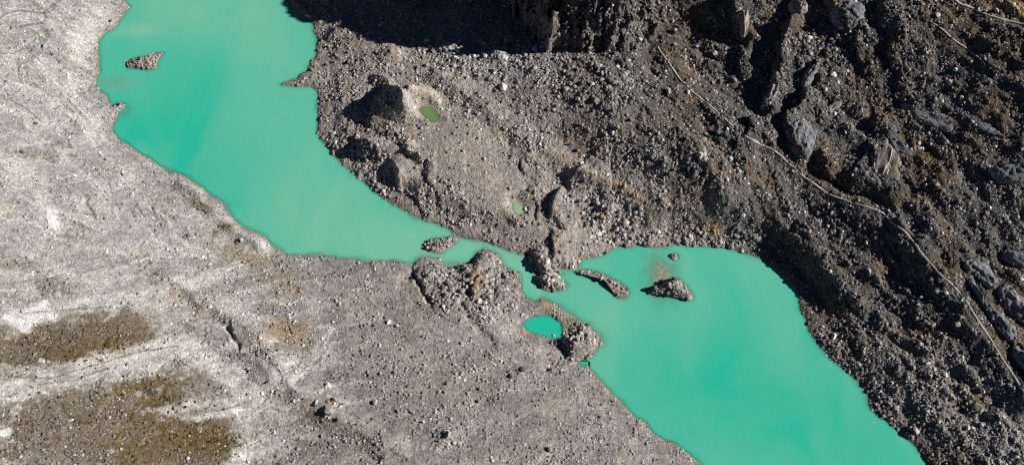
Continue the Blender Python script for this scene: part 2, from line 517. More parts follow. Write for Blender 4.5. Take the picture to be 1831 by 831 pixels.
ca_, sa_ = math.cos(-.80), math.sin(-.80)
grain = ridged((X2 * ca_ + Y2 * sa_) * .13 + 4 * fbm(X2, Y2, 30, 2, 118), -X2 * sa_ + Y2 * ca_ + 3 * fbm(X2, Y2, 18, 2, 119), 15, 3, 117, .5)
H = H + np.where(LAND, .95 * grain * WILD * ss(3, 14, Dn), 0)
for cu, cv, ru, rv in [(800, 505, 70, 45), (870, 515, 60, 50), (985, 480, 34, 40), (1036, 606, 34, 34)]:
    kk = np.exp(-((U2 - cu) / ru) ** 2 - ((V2 - cv) / rv) ** 2)
    H = H + np.where(LAND, kk * DRY * (.75 * ridged(X2, Y2, 7, 3, 131, .65)), 0)
H = np.where(LAND, np.maximum(H, 0.08 * np.minimum(Dn, 2) + 0.05), np.minimum(H, -0.02))

def runnels(ang, wl, seed):
    c_, s_ = math.cos(ang), math.sin(ang)
    a = X2 * c_ + Y2 * s_; b = -X2 * s_ + Y2 * c_
    b = b + 5 * fbm(X2, Y2, 28, 3, seed) + 1.2 * fbm(X2, Y2, 6, 2, seed + 1)
    return 1 - np.abs(perlin(a / (wl * 5), b / wl, seed + 2)) * 2.2
upb = ss(520, 400, V2)
run_d = np.where(upb > .5, runnels(-.62, 9, 221), runnels(.30, 9, 231))
run_p = np.where(upb > .5, runnels(-.50, 17, 241), runnels(.22, 15, 251))
westm = (1 - EAST) * ss(760, 520, U2) * ss(1, 4, Dn)
brk = ss(-.1, .5, fbm(X2, Y2, 24, 3, 261))
H = H + np.where(LAND, westm * (.25 * ss(.6, .97, run_p) - .75 * ss(.86, .985, run_d) * brk), 0)

# shoals: brown shelf by the triangular island, flats by the teal pond, pale shelf in the upper basin
def shoal(u, v, rx, ry, top):
    global H
    x0, y0 = ground(u, v, 0)
    q = np.hypot((X2 - x0) / rx, (Y2 - y0) / ry) * (1 + 0.25 * fbm(X2, Y2, 8, 2, 7))
    H = np.where(~LAND & (q < 2.2), np.maximum(H, top - 1.1 * q ** 2), H)
shoal(1182, 496, 10, 17, -0.05); shoal(200, 149, 18, 7, -0.75); shoal(562, 138, 5, 4, -0.12)
shoal(815, 478, 11, 5, -0.15); shoal(1000, 488, 6, 5, -0.3); shoal(1068, 608, 6, 6, -0.25); shoal(222, 200, 5, 6, -0.5)
shoal(200, 5, 8, 6, -0.25)
# the green flat beside the teal pond is barely awash
fx, fy = ground(1020, 585, 0)
q = np.hypot((X2 - fx) / 5.0, (Y2 - fy) / 7.5) + 0.3 * fbm(X2, Y2, 5, 3, 19)
H = np.where(LAND, H + (0.10 - H) * ss(1.1, 0.6, q), H)

# tarns on the moraine
TARNS = []
HF = Field(SX, SY, H)
for pix in (POND_GREEN, POND_MILK):
    cu = sum(p[0] for p in pix) / len(pix); cv = sum(p[1] for p in pix) / len(pix)
    z0 = loc(cu, cv, HF)[2] - 0.6
    pts = to_world(pix, z0)
    ii = region(pts, 9)
    sd = poly_sd(X2[ii], Y2[ii], pts) - .9 + 0.3 * fbm(X2[ii], Y2[ii], 4, 2, 23)
    k = ss(6.0, 0.6, sd)
    tgt = np.where(sd > 0, z0 + 0.05 + 0.22 * sd, z0 + 0.35 * sd)
    H[ii] = H[ii] * (1 - k) + tgt * k
    TARNS.append((pts, z0))

# footpaths are benched into the slope
PATHS = [
    ('footpath', 'long pale footpath along the moraine crest above the lower lake', 0.85, TRAIL),
    ('footpath', 'short pale footpath crossing the top corner of the brown mountainside', 0.9, [(1690, -20), (1712, 2), (1738, 16), (1764, 26), (1792, 34), (1818, 41), (1860, 52)]),
    ('footpath', 'faint broken footpath on the brown slope below the corner footpath', 0.5, [(1664, 38), (1680, 50), (1700, 66), (1722, 82), (1740, 96), (1760, 112)]),
]
HF = Field(SX, SY, H)
PATHW = []
for _, _, w, pix in PATHS:
    pts = smooth_poly(wline(pix), False, 1.5)
    ii = region(pts, 5)
    d, s = seg_dist(X2[ii], Y2[ii], pts)
    base = HF(X2[ii], Y2[ii])
    sm = np.zeros_like(base)
    for ox, oy in ((0, 0), (2, 0), (-2, 0), (0, 2), (0, -2), (1.5, 1.5), (-1.5, -1.5)):
        sm += HF(X2[ii] + ox, Y2[ii] + oy)
    sm /= 7
    k = ss(w + 1.4, w + 0.2, d)
    H[ii] = base * (1 - k) + sm * k
    PATHW.append(pts)
HF = Field(SX, SY, H)
U2, V2 = project(X2, Y2, H)

# ------------------------------------------------------------------ ground colours (albedo) and stone density, by what lies where
N1 = fbm(X2, Y2, 30, 4, 201); N2 = fbm(X2, Y2, 8, 3, 203); N3 = fbm(X2, Y2, 2.5, 2, 205)


def blob(cu, cv, ru, rv, ang=0.0, edge=0.6):
    c, s = math.cos(ang), math.sin(ang)
    a = (c * (U2 - cu) + s * (V2 - cv)) / ru; b = (-s * (U2 - cu) + c * (V2 - cv)) / rv
    q = np.hypot(a, b) + edge * (0.8 * N2 + 0.6 * N1 + .45 * N3)
    return ss(1.45, 0.5, q)


def band(pix, w, edge=0.5):
    P = np.asarray(pix, float)
    m = (U2 > P[:, 0].min() - 3 * w) & (U2 < P[:, 0].max() + 3 * w) & (V2 > P[:, 1].min() - 3 * w) & (V2 < P[:, 1].max() + 3 * w)
    r = np.zeros_like(U2)
    d, _ = seg_dist(U2[m], V2[m], pix)
    q = d / w + edge * (0.7 * N2[m] + 0.4 * N3[m])
    r[m] = ss(1.1, 0.45, q)
    return r


def C(r, g, b):
    return np.array([r, g, b])


def mix(base, c, m):
    m = m[..., None]
    return base * (1 - m) + c * m


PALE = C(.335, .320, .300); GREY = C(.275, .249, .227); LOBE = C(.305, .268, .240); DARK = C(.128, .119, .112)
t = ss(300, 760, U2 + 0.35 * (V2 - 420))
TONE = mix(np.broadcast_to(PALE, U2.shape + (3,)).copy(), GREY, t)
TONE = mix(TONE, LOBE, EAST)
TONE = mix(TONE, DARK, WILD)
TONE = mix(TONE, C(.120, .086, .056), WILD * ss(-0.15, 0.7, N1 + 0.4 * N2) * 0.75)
TONE = mix(TONE, C(.26, .19, .135), ss(0.1, 0.9, fbm(X2, Y2, 40, 3, 207) + 0.4 * N2) * EAST * (1 - 0.6 * WILD) * 0.45)
TONE = mix(TONE, C(.36, .30, .24), ss(0.1, 0.9, fbm(X2, Y2, 22, 3, 209) + 0.4 * N2) * (1 - EAST) * 0.5)
TONE *= (1 + 0.16 * N2 + 0.14 * N3)[..., None]
STONE = np.ones_like(U2) * 0.55
STONE += 0.32 * t * (1 - EAST) + 0.35 * EAST + 0.35 * WILD - 0.65 * sandy - 0.2 * wash
STONE *= .55 + .9 * ss(-.5, .6, fbm(X2, Y2, 34, 3, 217))
TURF = np.zeros_like(U2)
TONE = mix(TONE, C(.385, .332, .285), sandy * .85)
TONE *= (1 + .14 * N1 + .16 * (1 - EAST) * fbm(X2 * 0.3 + Y2 * 0.5, (Y2 * 0.9 - X2 * 0.5), 9, 4, 215))[..., None]


def paint(m, c, k=1.0, stone=None):
    global TONE, STONE
    TONE = mix(TONE, np.asarray(c), m * k)
    if stone is not None:
        STONE = STONE * (1 - m) + stone * m


TONE = mix(TONE, C(.47, .445, .41), westm * ss(.66, .96, run_p) * .75)
TONE = mix(TONE, C(.19, .175, .16), westm * ss(.88, .985, run_d) * brk * .75)
streak = fbm(X2 * 0.25 + Y2 * 0.5, (Y2 * 0.9 - X2 * 0.55), 5, 3, 211)
# brown turf aprons of the near slope
for (cu, cv, ru, rv, an, k) in [(125, 615, 190, 60, -0.12, .9), (60, 640, 140, 52, 0.0, .9), (215, 592, 85, 46, 0.0, .8), (150, 765, 280, 95, -0.05, .9), (310, 800, 150, 70, 0.1, .9),
                                (100, 510, 45, 18, 0, .6), (340, 640, 60, 22, 0.2, .35), (620, 800, 120, 50, 0.3, .25), (520, 600, 45, 30, 0.2, .45), (480, 480, 60, 22, 0.2, .35), (20, 470, 40, 14, 0, .45)]:
    m = blob(cu, cv, ru, rv, an) * (.58 + .42 * ss(-.45, .25, .6 * N1 + .7 * N2 + .3 * N3))
    paint(m, C(.138, .098, .060), min(1, k * 1.1), 1.15)
    TURF = np.maximum(TURF, m * k * 0.35)
for (cu, cv, ru, rv, an, k) in [(170, 628, 75, 20, -0.2, .7), (255, 690, 70, 16, -0.15, .9), (285, 715, 45, 28, 0.5, 1), (370, 782, 65, 28, 0.2, 1), (300, 770, 60, 20, 0.6, .7), (240, 810, 60, 22, 0, .6),
                                (215, 622, 40, 14, -0.3, .8), (395, 405, 16, 8, 0, .7), (385, 418, 7, 9, 0, .8), (355, 368, 24, 6, .3, .6), (70, 275, 40, 9, 0.1, .35),
                                (1732, 716, 40, 24, 0.3, 1), (1728, 718, 30, 18, 0.3, 1), (1660, 290, 30, 32, 0.3, .75), (1600, 360, 60, 14, .2, .6), (1480, 120, 30, 30, 0, .3), (1780, 80, 90, 40, .2, .5),
                                (1720, 40, 60, 16, .4, .6), (1500, 330, 60, 10, .5, .6), (1690, 480, 30, 14, .6, .5), (1640, 250, 40, 8, .5, .7), (1250, 40, 40, 30, .5, .5), (1180, 40, 30, 30, 0, .4), (1560, 20, 20, 14, 0, .6)]:
    m = blob(cu, cv, ru, rv, an, 0.75) * ss(-.95, -.1, .4 * N1 + .8 * N2 + .4 * N3)
    paint(m, C(.105, .072, .024), k * 0.95, 0.30)
    TURF = np.maximum(TURF, m * k)
# iron-stained gravel
for (cu, cv, ru, rv, an, k) in [(1130, 345, 42, 8, 0.45, .8), (1105, 335, 30, 6, 0.5, .5), (1270, 408, 16, 10, 0.7, .8), (515, 595, 40, 20, 0.3, .28), (500, 505, 40, 22, 0, .2), (330, 535, 60, 18, .4, .2),
                                (850, 500, 14, 22, 0, .4), (1840, 20, 40, 20, 0, .6), (1790, 12, 50, 14, .2, .5), (985, 545, 18, 9, .4, .5), (440, 455, 60, 16, .2, .22), (940, 520, 8, 14, 0, .4), (480, 690, 22, 20, 0, .3)]:
    paint(blob(cu, cv, ru, rv, an), C(.40, .255, .125), min(1, k * 1.2), None)
# washed pale silt and meltwater tracks
for pix, w, k in [([(20, 560), (80, 552), (150, 545), (250, 530), (340, 505), (430, 480)], 16, .8), ([(-10, 700), (60, 690), (140, 668), (220, 640), (300, 625), (350, 628), (420, 672)], 26, .85),
                  ([(-10, 660), (80, 660), (180, 650), (260, 632)], 14, .5), ([(300, 730), (360, 722), (420, 725), (470, 690), (520, 650)], 14, .75), ([(300, 735), (350, 745), (430, 735)], 10, .7),
                  ([(420, 831), (440, 790), (430, 750), (470, 715)], 20, .6), ([(330, 600), (390, 665), (430, 705)], 10, .7), ([(250, 540), (300, 590), (350, 640)], 24, .55),
                  ([(75, 350), (85, 385), (105, 405)], 15, .8), ([(30, 300), (60, 305), (80, 330)], 10, .5), ([(190, 30), (165, 60), (140, 90)], 24, .55), ([(80, 470), (130, 500), (190, 505)], 16, .5),
                  ([(590, 590), (570, 622), (545, 655), (520, 685)], 9, .8), ([(595, 612), (575, 645), (540, 672)], 5, .6), ([(185, 225), (175, 210), (195, 195)], 8, .6), ([(455, 432), (470, 440), (480, 450)], 9, .7)]:
    m = band(pix, w) * (0.75 + 0.45 * streak)
    paint(np.clip(m, 0, 1), C(.52, .49, .455), min(1, k * 1.12), 0.10)
for (cu, cv, ru, rv, an) in [(60, 562, 46, 16, -0.15), (40, 580, 20, 14, 0), (8, 772, 14, 12, 0), (95, 392, 12, 18, -.4), (78, 645, 12, 3, 0), (440, 735, 16, 8, 0), (440, 810, 20, 14, 0)]:
    paint(np.clip(blob(cu, cv, ru, rv, an) * (0.8 + 0.6 * streak), 0, 1), C(.74, .72, .69), .85, 0.03)
# greyish wet braids of the little stream in the top corner and thin dark crack lines
for pix, w in [([(108, 0), (98, 8), (88, 14), (80, 22), (82, 32), (76, 41), (55, 44), (38, 48)], 3.2), ([(100, 10), (92, 20), (80, 24), (60, 22), (35, 19), (12, 24), (0, 32)], 2.4), ([(84, 55), (86, 62), (82, 70)], 4), ([(0, 95), (25, 96), (45, 86), (60, 85)], 1.8)]:
    paint(band(pix, w, 0.3), C(.16, .17, .155), .85, 0.1)
for pix, w in [([(196, 330), (202, 352), (199, 372), (206, 388)], 1.6), ([(246, 360), (238, 378), (243, 396)], 1.5), ([(262, 372), (276, 386), (288, 402)], 1.4), ([(140, 398), (160, 410), (182, 418)], 1.8),
               ([(150, 120), (170, 140), (160, 160), (140, 175)], 1.6), ([(60, 150), (90, 170), (110, 200), (140, 225)], 1.8), ([(20, 180), (50, 196), (72, 216)], 1.6), ([(300, 330), (330, 350), (352, 376)], 1.6),
               ([(40, 560), (90, 556), (140, 552), (200, 548)], 1.6), ([(0, 672), (90, 676), (170, 652), (250, 628), (320, 618)], 1.8), ([(40, 690), (130, 680), (200, 655)], 1.5), ([(330, 738), (400, 732), (450, 716)], 1.6),
               ([(586, 600), (566, 632), (540, 664)], 1.3), ([(594, 606), (574, 640), (530, 684)], 1.3), ([(480, 640), (500, 664), (516, 690)], 2.0), ([(640, 500), (660, 540), (690, 560)], 1.4), ([(900, 640), (960, 700), (1010, 760)], 1.5), ([(830, 560), (870, 610), (930, 660)], 1.6)]:
    paint(band(pix, w, 0.6), C(.15, .14, .13), .7, 0.6)
# ochre patch on the sand tongue between the ponds, the sandy lip round the green tarn
paint(blob(768, 200, 34, 22, .5), C(.36, .31, .25), .7, 0.1)
paint(band([(735, 150), (760, 165), (800, 182), (840, 205), (900, 245), (960, 280), (1030, 315)], 9), C(.41, .345, .285), .75, 0.3)
paint(band([(990, 270), (1060, 312), (1130, 345), (1165, 372), (1180, 410)], 10), C(.42, .345, .265), .75, 0.3)
paint(band([(1405, 412), (1470, 472), (1530, 552), (1570, 600)], 5), C(.27, .235, .20), .6, 0.4)
paint(blob(1185, 410, 16, 24, -.3), C(.33, .30, .27), .6, 0.2)
# scree that stands paler below the cliff
paint(blob(900, 110, 130, 32, 0.05), C(.26, .25, .245), .7, 1.2)
paint(blob(1780, 780, 110, 70, .4), C(.33, .305, .285), .7, 1.25)
paint(blob(1650, 670, 110, 70, .75), C(.28, .245, .22), .65, 1.15)
# bedrock of the cliff: bare, little loose stone
pin = poly_sd(X2, Y2, SPUR)
CLIFF = ss(0.5, -2.5, pin)
paint(CLIFF, C(.145, .13, .12), .75, 1.5)
# wet brown rim at the waterline and the bed
rim = ss(1.7, 0.4, Dn) * ss(-3, -0.3, Dn)
paint(rim, C(.235, .18, .13), .55, None)
paint(ss(0.0, -1.0, Dn), C(.36, .31, .22), .9, None)
fl = ss(1.15, 0.6, q)
paint(fl, C(.22, .22, .12), .7, 0.5)
COARSE = np.zeros_like(U2)
for cu, cv, ru, rv in [(985, 482, 36, 42), (800, 510, 60, 50), (870, 520, 60, 50), (1036, 604, 40, 42), (900, 105, 160, 34), (1060, 140, 90, 50), (1090, 390, 60, 40), (1250, 425, 100, 18), (1470, 80, 60, 40), (1270, 260, 60, 60), (620, 300, 60, 60)]:
    COARSE = np.maximum(COARSE, blob(cu, cv, ru, rv, 0, .5))
STONE += COARSE * .75
STONE = np.clip(STONE, 0.02, 1.5) * np.where(D < -0.4, 0, 1)
for (_, _, w, _), pts in zip(PATHS, PATHW):
    ii = region(pts, 3)
    d, _ = seg_dist(X2[ii], Y2[ii], pts)
    STONE[ii] *= .14 + .86 * ss(w * 0.4, w + 0.3, d)
TONE = np.clip(TONE, 0.01, 0.85)
TF = [Field(SX, SY, TONE[..., k].copy()) for k in range(3)]
TONE *= (1 - .15 * WILD * (1 - CLIFF))[..., None]      # ground between the scree stones toned a little darker than the stones
SF = Field(SX, SY, STONE); DF = Field(SX, SY, Dn); EF = Field(SX, SY, EAST); WF = Field(SX, SY, WILD); GF = Field(SX, SY, TURF); CF = Field(SX, SY, CLIFF); OF = Field(SX, SY, COARSE)


# ------------------------------------------------------------------ materials
def newmat(name):
    m = bpy.data.materials.new(name); m.use_nodes = True
    nt = m.node_tree
    return m, nt, nt.nodes['Principled BSDF']


def grained(name, attr=None, color=(.3, .3, .3), scale=1.2, lo=.72, hi=1.28, bump=.5, bscale=1.5, rnd=0.0, rough=.92, streak=None):
    m, nt, b = newmat(name)
    N = nt.nodes.new; L = nt.links.new
    b.inputs['Roughness'].default_value = rough
    b.inputs['Specular IOR Level'].default_value = 0.25
    geo = N('ShaderNodeNewGeometry')
    if attr:
        a = N('ShaderNodeAttribute'); a.attribute_name = attr
        src = a.outputs['Color']
    else:
        a = N('ShaderNodeRGB'); a.outputs[0].default_value = (*color, 1); src = a.outputs[0]
    n1 = N('ShaderNodeTexNoise'); n1.inputs['Scale'].default_value = scale; n1.inputs['Detail'].default_value = 4; n1.inputs['Roughness'].default_value = .7
    L(geo.outputs['Position'], n1.inputs['Vector'])
    mr = N('ShaderNodeMapRange'); mr.inputs['From Min'].default_value = .3; mr.inputs['From Max'].default_value = .7
    mr.inputs['To Min'].default_value = lo; mr.inputs['To Max'].default_value = hi
    L(n1.outputs['Fac'], mr.inputs['Value'])
    mul = N('ShaderNodeVectorMath'); mul.operation = 'SCALE'
    L(src, mul.inputs[0]); L(mr.outputs[0], mul.inputs['Scale'])
    out = mul.outputs[0]
    if streak is not None:
        mp = N('ShaderNodeMapping'); mp.inputs['Rotation'].default_value = (0, 0, -streak); mp.inputs['Scale'].default_value = (.10, .9, .5)
        mp.vector_type = 'TEXTURE'; mp.inputs['Scale'].default_value = (9, 1.0, 2); mp.inputs['Rotation'].default_value = (0, 0, streak)
        L(geo.outputs['Position'], mp.inputs['Vector'])
        n3 = N('ShaderNodeTexNoise'); n3.inputs['Scale'].default_value = 1.0; n3.inputs['Detail'].default_value = 5; n3.inputs['Roughness'].default_value = .7
        L(mp.outputs[0], n3.inputs['Vector'])
        mr3 = N('ShaderNodeMapRange'); mr3.inputs['From Min'].default_value = .32; mr3.inputs['From Max'].default_value = .68
        mr3.inputs['To Min'].default_value = .45; mr3.inputs['To Max'].default_value = 1.55
        L(n3.outputs['Fac'], mr3.inputs['Value'])
        mul3 = N('ShaderNodeVectorMath'); mul3.operation = 'SCALE'
        L(out, mul3.inputs[0]); L(mr3.outputs[0], mul3.inputs['Scale']); out = mul3.outputs[0]
    if rnd:
        oi = N('ShaderNodeObjectInfo')
        mr2 = N('ShaderNodeMapRange'); mr2.inputs['To Min'].default_value = 1 - rnd; mr2.inputs['To Max'].default_value = 1 + rnd
        L(oi.outputs['Random'], mr2.inputs['Value'])
        mul2 = N('ShaderNodeVectorMath'); mul2.operation = 'SCALE'
        L(out, mul2.inputs[0]); L(mr2.outputs[0], mul2.inputs['Scale']); out = mul2.outputs[0]
    L(out, b.inputs['Base Color'])
    n2 = N('ShaderNodeTexNoise'); n2.inputs['Scale'].default_value = bscale; n2.inputs['Detail'].default_value = 5; n2.inputs['Roughness'].default_value = .65
    L(geo.outputs['Position'], n2.inputs['Vector'])
    bp = N('ShaderNodeBump'); bp.inputs['Strength'].default_value = bump; bp.inputs['Distance'].default_value = .5
    L(n2.outputs['Fac'], bp.inputs['Height']); L(bp.outputs[0], b.inputs['Normal'])
    return m


def stony_ground(name):
    m, nt, b = newmat(name)
    N = nt.nodes.new; L = nt.links.new
    b.inputs['Roughness'].default_value = .95; b.inputs['Specular IOR Level'].default_value = .2
    geo = N('ShaderNodeNewGeometry'); at = N('ShaderNodeAttribute'); at.attribute_name = 'tone'
    wn_ = N('ShaderNodeTexNoise'); wn_.inputs['Scale'].default_value = .8; wn_.inputs['Detail'].default_value = 2
    L(geo.outputs['Position'], wn_.inputs['Vector'])
    wv = N('ShaderNodeVectorMath'); wv.operation = 'SCALE'; wv.inputs['Scale'].default_value = 1.1
    L(wn_.outputs['Color'], wv.inputs[0])
    av = N('ShaderNodeVectorMath'); av.operation = 'ADD'
    L(geo.outputs['Position'], av.inputs[0]); L(wv.outputs[0], av.inputs[1])
    cur = at.outputs['Color']; h = None
    for sc_, lo, hi, amp in ((.75, .72, 1.26, 1.0), (1.7, .78, 1.22, .5)):
        vo = N('ShaderNodeTexVoronoi'); vo.inputs['Scale'].default_value = sc_
        L(av.outputs[0], vo.inputs['Vector'])
        sep = N('ShaderNodeSeparateColor'); L(vo.outputs['Color'], sep.inputs[0])
        mr = N('ShaderNodeMapRange'); mr.inputs['To Min'].default_value = lo; mr.inputs['To Max'].default_value = hi
        L(sep.outputs[0], mr.inputs['Value'])
        mu = N('ShaderNodeVectorMath'); mu.operation = 'SCALE'
        L(cur, mu.inputs[0]); L(mr.outputs[0], mu.inputs['Scale']); cur = mu.outputs[0]
        # each cell a stone of its own height, highest in its middle
        iv = N('ShaderNodeMath'); iv.operation = 'SUBTRACT'; L(sep.outputs[1], iv.inputs[0]); L(vo.outputs['Distance'], iv.inputs[1])
        sm = N('ShaderNodeMath'); sm.operation = 'MULTIPLY'; sm.inputs[1].default_value = amp; L(iv.outputs[0], sm.inputs[0])
        if h is None:
            h = sm.outputs[0]
        else:
            ad = N('ShaderNodeMath'); ad.operation = 'ADD'; L(h, ad.inputs[0]); L(sm.outputs[0], ad.inputs[1]); h = ad.outputs[0]
    L(cur, b.inputs['Base Color'])
    bp = N('ShaderNodeBump'); bp.inputs['Strength'].default_value = .62; bp.inputs['Distance'].default_value = .40
    L(h, bp.inputs['Height']); L(bp.outputs[0], b.inputs['Normal'])
    return m


M_GROUND = stony_ground('moraine_gravel')
M_STONE = grained('rubble_stone', 'tone', scale=.9, lo=.8, hi=1.2, bump=.35, bscale=1.6)
M_TURF = grained('dry_turf', 'tone', scale=1.8, lo=.6, hi=1.4, bump=.9, bscale=3)
M_PATH = grained('trodden_path', None, (.42, .375, .32), scale=1.2, lo=.55, hi=1.3, bump=.3, bscale=3)


def water_mat(name, deep, milky):
    m, nt, b = newmat(name)
    N = nt.nodes.new; L = nt.links.new
    geo = N('ShaderNodeNewGeometry')
    a = N('ShaderNodeAttribute'); a.attribute_name = 'silt'
    n1 = N('ShaderNodeTexNoise'); n1.inputs['Scale'].default_value = .03; n1.inputs['Detail'].default_value = 5; n1.inputs['Distortion'].default_value = .8
    mp = N('ShaderNodeMapping'); mp.inputs['Rotation'].default_value = (0, 0, .7); mp.inputs['Scale'].default_value = (1, .45, 1)
    L(geo.outputs['Position'], mp.inputs['Vector']); L(mp.outputs[0], n1.inputs['Vector'])
    mr = N('ShaderNodeMapRange'); mr.inputs['From Min'].default_value = .3; mr.inputs['From Max'].default_value = .7
    mr.inputs['To Min'].default_value = -.22; mr.inputs['To Max'].default_value = .22
    L(n1.outputs['Fac'], mr.inputs['Value'])
    ad = N('ShaderNodeMath'); ad.operation = 'ADD'; ad.use_clamp = True
    L(a.outputs['Fac'], ad.inputs[0]); L(mr.outputs[0], ad.inputs[1])
    mx = N('ShaderNodeMix'); mx.data_type = 'RGBA'
    mx.inputs['A'].default_value = (*deep, 1); mx.inputs['B'].default_value = (*milky, 1)
    L(ad.outputs[0], mx.inputs['Factor']); L(mx.outputs['Result'], b.inputs['Base Color'])
    b.inputs['Roughness'].default_value = .22
    b.inputs['IOR'].default_value = 1.33
    b.inputs['Specular IOR Level'].default_value = .4
    n2 = N('ShaderNodeTexNoise'); n2.inputs['Scale'].default_value = .55; n2.inputs['Detail'].default_value = 4; n2.inputs['Roughness'].default_value = .7
    L(geo.outputs['Position'], n2.inputs['Vector'])
    bp = N('ShaderNodeBump'); bp.inputs['Strength'].default_value = .22; bp.inputs['Distance'].default_value = .2
    L(n2.outputs['Fac'], bp.inputs['Height']); L(bp.outputs[0], b.inputs['Normal'])
    tr = N('ShaderNodeBsdfTransparent')
    op = N('ShaderNodeAttribute'); op.attribute_name = 'turbid'
    ms = N('ShaderNodeMixShader')
    L(op.outputs['Fac'], ms.inputs[0]); L(tr.outputs[0], ms.inputs[1]); L(b.outputs[0], ms.inputs[2])
    L(ms.outputs[0], nt.nodes['Material Output'].inputs['Surface'])
    return m


M_WATER = water_mat('glacial_water', (.026, .465, .325), (.175, .51, .36))
M_TEAL = water_mat('teal_pond_water', (.012, .46, .325), (.05, .49, .34))
M_GREEN = water_mat('green_tarn_water', (.13, .22, .085), (.17, .27, .12))
M_MILK = water_mat('milky_tarn_water', (.30, .42, .27), (.36, .46, .31))


# ------------------------------------------------------------------ mesh helpers
def obj(name, verts, faces, mat, parent=None, smooth=False):
    me = bpy.data.meshes.new(name)
    verts = np.ascontiguousarray(verts, np.float32); faces = np.ascontiguousarray(faces, np.int32)
    k = faces.shape[1]
    me.vertices.add(len(verts)); me.vertices.foreach_set('co', verts.ravel())
    me.loops.add(faces.size); me.loops.foreach_set('vertex_index', faces.ravel())
    me.polygons.add(len(faces)); me.polygons.foreach_set('loop_start', np.arange(0, faces.size, k, dtype=np.int32))
    me.update(calc_edges=True); me.validate()
    if smooth:
        me.polygons.foreach_set('use_smooth', np.ones(len(faces), bool))
    me.materials.append(mat)
    o = bpy.data.objects.new(name, me); col.objects.link(o)
    if parent is not None:
        o.parent = parent
    return o


def set_tone(o, c):
    a = o.data.attributes.new('tone', 'FLOAT_COLOR', 'POINT')
    d = np.ones((len(c), 4), np.float32); d[:, :3] = c
    a.data.foreach_set('color', d.ravel())


def set_float(o, name, val):
    a = o.data.attributes.new(name, 'FLOAT', 'POINT')
    a.data.foreach_set('value', np.ascontiguousarray(val, np.float32))


def tag(o, label=None, cat=None, group=None, kind=None):
    if label: o['label'] = label
    if cat: o['category'] = cat
    if group: o['group'] = group
    if kind: o['kind'] = kind
    return o


def grid_faces(nx, ny):
    i = np.arange(nx - 1)[None] + np.arange(ny - 1)[:, None] * nx
    return np.stack([i, i + 1, i + 1 + nx, i + nx], -1).reshape(-1, 4)


# ------------------------------------------------------------------ terrain and water
def crag(x, y, z, k):
    """break the rock face up sideways as well"""
    return x + k * 2.0 * fbm(y + 31, z * 1.3, 5, 4, 341, .6), y + k * (2.6 * fbm(x, z * 1.3, 6, 4, 342, .6) + 1.0 * ridged(x * .6, z, 4, 2, 343)), z


XT, YT, _ = crag(X2, Y2, H, CLIFF)
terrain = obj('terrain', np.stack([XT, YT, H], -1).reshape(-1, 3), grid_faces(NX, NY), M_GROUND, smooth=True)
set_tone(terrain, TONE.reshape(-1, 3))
tag(terrain, 'pale gravel bank, grey moraine and dark mountainside round the turquoise lake', kind='structure')

isl_w = [smooth_poly(to_world(p[2]), True, 1.2) for p in ISLANDS]


def turbidity(x, y, h):
    dep = np.maximum(-h, 0)
    for P in isl_w:
        m = (x > P[:, 0].min() - 8) & (x < P[:, 0].max() + 8) & (y > P[:, 1].min() - 8) & (y < P[:, 1].max() + 8)
        if m.any():
            sd = np.maximum(poly_sd(x[m], y[m], P), 0)
            dep[m] = np.minimum(dep[m], 0.75 * sd)
    return 1 - np.exp(-dep * 1.9)


def sheet(name, mask, mat, step):
    J, I = np.arange(0, NY, step), np.arange(0, NX, step)
    mk = mask[np.ix_(J, I)]
    cell = mk[:-1, :-1] | mk[1:, :-1] | mk[:-1, 1:] | mk[1:, 1:]
    f = grid_faces(len(I), len(J))[cell.ravel()]
    used, inv = np.unique(f, return_inverse=True)
    x = X2[np.ix_(J, I)].ravel()[used]; y = Y2[np.ix_(J, I)].ravel()[used]
    o = obj(name, np.stack([x, y, np.zeros_like(x)], 1), inv.reshape(-1, 4), mat, smooth=True)
    return o, x, y


own = np.minimum.reduce([poly_sd(X2, Y2, to_world(p)) for p in (POND_TEAL, POND_NOOK, POND_CLEFT)])
lake, lx, ly = sheet('lake', (Dn < 1.0) & (own > 1.5), M_WATER, 2)
lh = HF(lx, ly)
set_float(lake, 'turbid', turbidity(lx, ly, lh))
lu, lv = project(lx, ly, 0 * lx)
silt = 0.42 + 0 * lu
for cu, cv, ru, rv, a in [(620, 360, 130, 90, .40), (740, 440, 140, 45, .62), (480, 60, 90, 90, .30), (330, 20, 110, 50, .45), (240, 55, 40, 12, .55), (300, 250, 90, 80, -.42), (520, 240, 50, 120, .18), (430, 330, 70, 60, -.25), (330, 130, 60, 60, -.2),
                          (960, 500, 70, 45, .6), (880, 450, 70, 35, .6), (1090, 560, 70, 50, .38), (1230, 470, 140, 35, .12), (1330, 720, 130, 90, -.35), (1500, 780, 90, 80, -.2), (1150, 680, 90, 50, -.05), (200, 150, 40, 14, .5), (1470, 640, 60, 60, .15), (1180, 480, 30, 20, .2)]:
    silt = silt + a * np.exp(-((lu - cu) / ru) ** 2 - ((lv - cv) / rv) ** 2)
set_float(lake, 'silt', np.clip(silt, 0, 1.1))
tag(lake, 'opaque turquoise glacial lake of two basins joined by narrows', kind='structure')
for nm, pix, label in [('pond', POND_TEAL, 'small teal pond cut off from the lake by a rubble bar'),
                       ('pond', POND_NOOK, 'tiny dark teal pool beside the rubble knoll at the lake'),
                       ('pond', POND_CLEFT, 'narrow teal cleft of water under the rubble knoll')]:
    pd = poly_sd(X2, Y2, to_world(pix))
    o, x, y = sheet(nm, pd < 1.2, M_TEAL, 1)
    set_float(o, 'turbid', 1 - np.exp(-np.maximum(-HF(x, y), 0) * 4.0)); set_float(o, 'silt', np.full(len(x), .3))
    tag(o, label, kind='structure')
